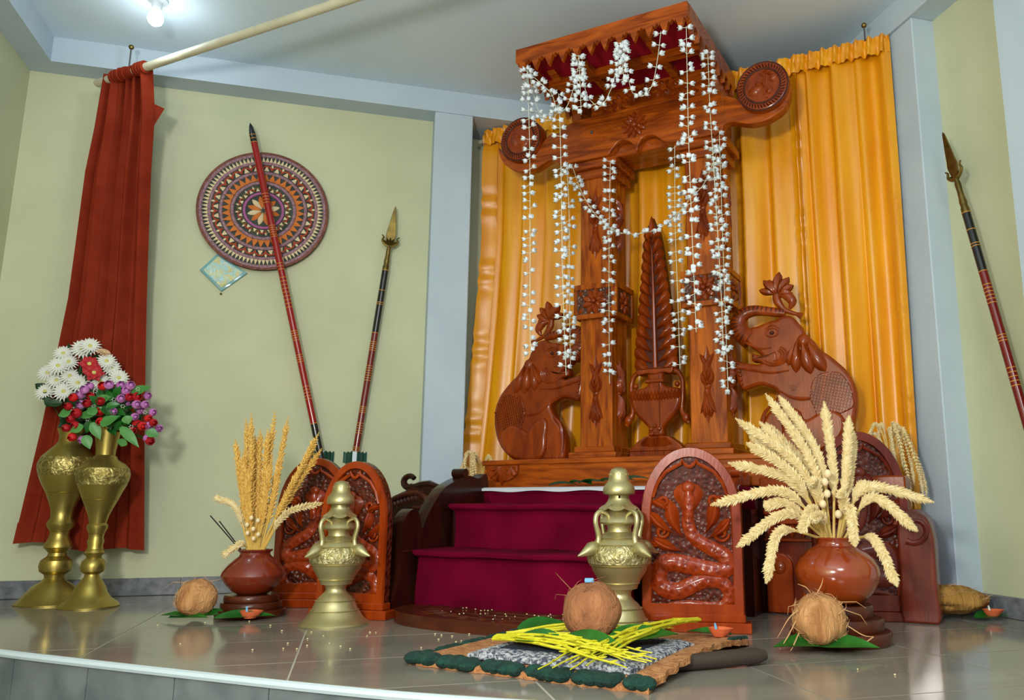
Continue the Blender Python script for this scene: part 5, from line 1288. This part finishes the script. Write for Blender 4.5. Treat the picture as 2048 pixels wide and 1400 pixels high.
# ================================================================ mats with yellow sprigs
mc = Vector(((-.433 + .43) / 2, (2.15 + 2.444) / 2, 0)); MA = R(-29)
cm = thing('coir_mat', 'brown coir door mat with green border on the stage floor', 'mat', (0, 2.297, 0), MA)
def mat_slab(w, l, h, rag, seed, lift=None):
    r2 = random.Random(seed); n = 34
    def top(i, j):
        x, y = -w / 2 + w * i, -l / 2 + l * j
        ed = min(i, 1 - i, j, 1 - j)
        x += rag * sin(j * 60 + seed) * (1 if i in (0, 1) else 0); y += rag * sin(i * 55) * (1 if j in (0, 1) else 0)
        z = h * min(1, .55 + ed * 9) + .0015 * sin(i * 90) * sin(j * 80)
        if lift: z += lift(i, j)
        return (x, y, z)
    g = MB().grid(top, n, n)
    g.grid(lambda i, j: (top(i, j)[0], top(i, j)[1], top(i, j)[2] - h * min(1, .5 + min(i, 1 - i, j, 1 - j) * 9) * .98), n, n, True)
    ring = [(i / n, 0) for i in range(n)] + [(1, j / n) for j in range(n)] + [(1 - i / n, 1) for i in range(n)] + [(0, 1 - j / n) for j in range(n)]
    b = len(g.v)
    for i, j in ring:
        p = top(i, j); g.v += [p, (p[0], p[1], p[2] - h * .54)]
    m = len(ring)
    for k in range(m): q = (k + 1) % m; g.f.append((b + 2 * k, b + 2 * k + 1, b + 2 * q + 1, b + 2 * q))
    return g
lift = lambda i, j: .030 * max(0, (i - .80) / .2) ** 2 * sin(pi * j) ** 1.0
obj('pile', mat_slab(.67, .70, .026, .006, 1, lift), 'mat_coir', cm)
rr = random.Random(11)
for k in range(26):
    i = (k + .5) / 26; x = -.335 + .67 * i
    if k % 5 == 3: continue
    obj('green_tuft', MB().sphere((x, -.338 + rr.uniform(-.003, .010), .0165 + lift(i, .02)), .027, 10, 6, (1, rr.uniform(.9, 1.6), .60)), 'mat_green', cm)
for k in range(24):
    j = (k + .5) / 24
    if k > 18: obj('green_tuft', MB().sphere((.322, -.33 + .68 * j, .018 + lift(.98, j)), .02, 8, 6, (.5, 1, .4)), 'mat_green', cm)
    if k % 4 != 2: obj('green_tuft', MB().sphere((-.322, -.33 + .68 * j, .018), .022, 8, 6, (.9, 1.1, .5)), 'mat_green', cm)
gm = thing('grey_mat', 'smaller grey speckled mat with navy centre on the coir mat', 'mat', (-.012, 2.165, .0275), R(-27))
obj('speckled_border', mat_slab(.44, .40, .020, .004, 5), 'mat_grey', gm)
obj('navy_centre', MB().cham(-.165, .165, -.145, .145, .012, .0225, .002), 'mat_navy', gm)
rs_ = thing('wooden_stick', 'dark wooden stick poking out from under the coir mat', 'stick', (.30, 2.09, .022), R(22))
obj('rod', MB().tube([(-.10, 0, 0), (.02, 0, .001), (.13, 0, .002), (.155, 0, .002)], [.018, .020, .021, .019, .012], 14), 'stick_wood', rs_)
def sprig(a, b, n, label, group, spread_a, spread_b, zc, seed):
    r2 = random.Random(seed); a, b = Vector(a), Vector(b); d = (b - a); s = Vector((-d.y, d.x, 0)).normalized()
    for k in range(n):
        q = (k - (n - 1) / 2) / ((n - 1) / 2)
        p0 = a + s * q * spread_a + Vector((0, 0, .002 * (k % 5)))
        p1 = b + s * (q * spread_b + r2.uniform(-.02, .02)) + d.normalized() * r2.uniform(-.13, .03)
        m = (p0 + p1) / 2 + s * (q * spread_b * .15 + r2.uniform(-.022, .022)) + Vector((0, 0, zc + .004 * (k % 4)))
        path = catmull([p0, p0 * .6 + m * .4 + Vector((0, 0, zc * .4)), m, m * .5 + p1 * .5 + Vector((0, 0, zc * .3)) + s * r2.uniform(-.014, .014), p1], 5)
        g = MB().tube([p - p0 + s * .0034 * sin(i_ * 1.1 + k * 2) for i_, p in enumerate(path)], [.0040, .0040, .0034, .0014], 6)
        for w in range(4, len(path) - 1, 2):
            p = path[w] - p0; e = s * (1 if w % 4 else -1) * r2.uniform(.004, .014) + d.normalized() * r2.uniform(.012, .03) + Vector((0, 0, .004))
            g.tube([p, p + e * .6, p + e], [.0024, .0026, .0008], 5)
        tag(obj('areca_sprig', g, 'areca_yellow', None, p0), label.format('first second third fourth fifth sixth seventh eighth ninth'.split()[k if s.y > 0 else n - 1 - k]), 'palm sprig', group)
sprig((-.245, 2.20, .056), (.13, 1.905, .054), 9, 'yellow areca sprig fanning from left across the grey mat, strand {} from front', 'yellow areca sprigs from the left', .012, .075, .012, 1)
sprig((.305, 2.40, .072), (-.075, 1.86, .046), 9, 'yellow areca sprig fanning from right across the grey mat, strand {} from front', 'yellow areca sprigs from the right', .010, .05, .014, 2)
sprig((-.22, 2.235, .055), (.22, 2.33, .056), 5, 'yellow areca sprig lying behind the front coconut, strand {} from front', 'yellow areca sprigs behind the coconut', .01, .03, .008, 3)
floor_leaf('green leaf behind the front coconut, left part', (-.12, 2.32), R(20), .16, .04, .053, 'leaves on the grey mat', .08)
floor_leaf('green leaf on the grey mat right of the front coconut', (.14, 2.15), R(25), .20, .045, .054, 'leaves on the grey mat', .03)
floor_leaf('green leaf on the grey mat left of the front coconut', (-.12, 2.10), R(-35), .17, .04, .054, 'leaves on the grey mat', .03)
floor_leaf('green leaf on the grey mat before the front coconut', (.0, 2.06), R(-30), .18, .045, .053, 'leaves on the grey mat', .03)
floor_leaf('green leaf at the far corner of the coir mat under the clay lamp', (.34, 2.42), R(160), .13, .022, .03, None, .05)

# leaves and paper on the platform
for k, (u, a, L) in enumerate([(.33, 20, .13), (.40, 160, .14), (.47, 15, .13), (.54, 170, .12), (.60, 40, .11), (.66, 10, .12)]):
    c = P(u, .52, .475); floor_leaf('green leaf lying on the white cloth below the columns, ' + ['leftmost', 'second from left', 'third from left', 'third from right', 'second from right', 'rightmost'][k], c, R(a - 26), L, .035, .476 + .004 * k, 'leaves on the platform cloth', .16)
t = thing('paper_scrap', 'crumpled pale paper on the platform right of the cobra board', 'paper', P(.985, .50, .472), -BETA)
obj('sheet', MB().grid(lambda i, j: (-.05 + .10 * i, -.03 + .06 * j, .004 + .035 * abs(sin(i * 5 + j * 4)) * (1 - .5 * j)), 6, 5), 'paper', t, angle=10)

# ================================================================ jasmine garlands
bm1 = MB()
ring_ = lambda r, z, n=8: [(r * cos(2 * pi * k / n), r * sin(2 * pi * k / n), z) for k in range(n)]
vs = [(0, 0, 0)] + ring_(.0062, .002) + ring_(.0092, .008) + [((.0098 if k % 2 else .0070) * cos(2 * pi * k / 8), (.0098 if k % 2 else .0070) * sin(2 * pi * k / 8), .0185 if k % 2 else .0135) for k in range(8)] + [(0, 0, .010)]
fs = [(0, 1 + (k + 1) % 8, 1 + k) for k in range(8)]
for l in (0, 1):
    for k in range(8): a, b = 1 + l * 8 + k, 1 + l * 8 + (k + 1) % 8; fs.append((a, b, b + 8, a + 8))
for k in range(8): fs.append((17 + k, 17 + (k + 1) % 8, 25))
M_jas = bm1.add(vs, fs).mesh('blossom', 'jasmine', 0); M_jas.shade_smooth()
def garland(label, pts, v, seed, step=.041, dense=1.0, group='white jasmine garlands'):
    r2 = random.Random(seed)
    pts = [Vector((a, v, z)) for a, z in pts]; path = catmull(pts, 10)
    o = pts[0]
    t = pthing('jasmine_garland', label, 'garland', o.x, o.y, o.z, group)
    L = [0]
    for a, b in zip(path, path[1:]): L.append(L[-1] + (b - a).length)
    g = MB().tube(path, .0013, 5)
    s = .006; heads = []
    while s < L[-1]:
        i = max(k for k in range(len(L)) if L[k] <= s); i = min(i, len(path) - 2)
        p = path[i] + (path[i + 1] - path[i]) * ((s - L[i]) / max(1e-6, L[i + 1] - L[i]))
        w0 = r2.uniform(-.8, .8)
        for sd in ((0, 1) if r2.random() < .85 else (r2.choice((0, 1)),)):
            w = w0 + pi * sd + r2.uniform(-.7, .7)
            dr = Vector((cos(w), -abs(sin(w)) * .55 - .15, r2.uniform(-.55, .35))).normalized()
            e = p + dr * r2.uniform(.010, .018)
            g.tube([p, e], [.0011, .0014], 4); heads.append((e, dr))
        if r2.random() < .25 * dense:
            dr = Vector((r2.uniform(-1, 1), -1, r2.uniform(-.5, .5))).normalized(); heads.append((p + dr * .008, dr))
        s += step * r2.uniform(.6, 1.35) / dense
    part(t, 'thread', g, 'thread')
    for e, dr in heads:
        b = bpy.data.objects.new('blossom', M_jas); COL.objects.link(b); b.parent = t
        b.location = e - Vector(tuple(t['o'])); b.rotation_euler = dr.to_track_quat('Z', 'Y').to_euler()
        k = r2.uniform(.98, 1.2); b.scale = (k, k, k)
    return t
garland('jasmine strand farthest left, hanging from the left front roof corner', [(.276, 2.262), (.293, 1.888), (.303, 1.44), (.307, 1.119), (.316, 1.004)], .262, 1)
garland('long jasmine strand second from left hanging before the left elephant', [(.425, 2.12), (.437, 1.858), (.447, 1.419), (.459, 1.104), (.469, .90)], .275, 2)
garland('jasmine strand hanging close behind the second strand by the left column', [(.315, 1.92), (.329, 1.635), (.331, 1.286), (.338, .98)], .56, 3)
garland('jasmine strand hanging down the right edge of the left column', [(.499, 1.945), (.492, 1.625), (.489, 1.28), (.490, .914)], .635, 4)
garland('jasmine strand hanging between urn plume and right column', [(.812, 1.95), (.807, 1.575), (.812, 1.243), (.815, .955)], .635, 5)
garland('jasmine strand hanging from the right front roof corner over the right column', [(1.008, 2.262), (1.006, 1.844), (1.010, 1.437), (1.017, 1.02)], .262, 6)
garland('long jasmine strand farthest right, hanging from the right roof side', [(1.034, 2.25), (1.036, 2.0), (1.042, 1.808), (1.057, 1.281), (1.061, .95)], .45, 7)
garland('jasmine strand beside the farthest right one on the right column', [(1.030, 1.955), (1.030, 1.532), (1.031, 1.109), (1.032, .835)], .59, 8, dense=1.2)
garland('jasmine swag drooping at the left end of the roof front', [(.264, 2.264), (.335, 2.191), (.398, 2.117), (.43, 2.029), (.471, 2.042), (.502, 2.115), (.53, 2.23)], .262, 9)
garland('short jasmine strand hanging down from the roof front, left of centre', [(.537, 2.255), (.544, 2.105), (.549, 1.979)], .245, 10, dense=1.4)
garland('jasmine swag left of centre on the roof front', [(.53, 2.25), (.565, 2.088), (.596, 2.029), (.637, 2.004), (.681, 2.071), (.711, 2.176), (.734, 2.255)], .255, 11)
garland('short thick jasmine cluster at the middle of the roof front', [(.737, 2.265), (.737, 2.15), (.748, 2.066)], .245, 12, dense=1.7)
garland('jasmine swag right of centre on the roof front', [(.734, 2.25), (.763, 2.073), (.785, 2.019), (.828, 2.005), (.864, 2.048), (.887, 2.152), (.903, 2.265)], .255, 13)
garland('low jasmine swag stretched from column to column across the urn', [(.318, 1.935), (.374, 1.787), (.463, 1.653), (.561, 1.581), (.645, 1.564), (.727, 1.569), (.808, 1.608), (.878, 1.675), (.958, 1.751), (1.022, 1.90)], .61, 14)
garland('jasmine swag along the left roof side', [(.262, 2.262), (.291, 2.143), (.325, 2.053), (.375, 2.019), (.416, 2.06)], .30, 15)

# scattered rice on the stage floor
g = MB(); rr = random.Random(21)
for k in range(170):
    x, y = rr.gauss(-.35, .75), rr.uniform(2.0, 3.2)
    if y < 2.25 - .2 * x - .1 or not -1.5 < x < 1.5: continue
    if P0.y and (Vector((x, y, 0)) - P0).dot(VX) > -.30 and (Vector((x, y, 0)) - P0).dot(UX) > -.2: continue
    g.sphere((x, y, .0022), .0026, 6, 4, (rr.uniform(.8, 1.5), 1, .8))
tag(obj('rice_grains', g, 'rice', None), 'scattered pale rice grains on the tiled stage floor', 'rice', None, 'stuff')
g = MB()
for k in range(40):
    a = rr.uniform(pi, 2 * pi); q = rr.uniform(.3, .98); g.sphere((.505 + .44 * q * cos(a), -.05 + .23 * q * sin(a), .0445), .0026, 6, 4, (rr.uniform(.8, 1.5), 1, .8))
t = tag(obj('rice_grains', g, 'rice', None, P0, -BETA), 'scattered pale rice grains on the half moon board', 'rice', None, 'stuff')
for o_ in list(COL.objects):
    if 'o' in o_.keys(): del o_['o']
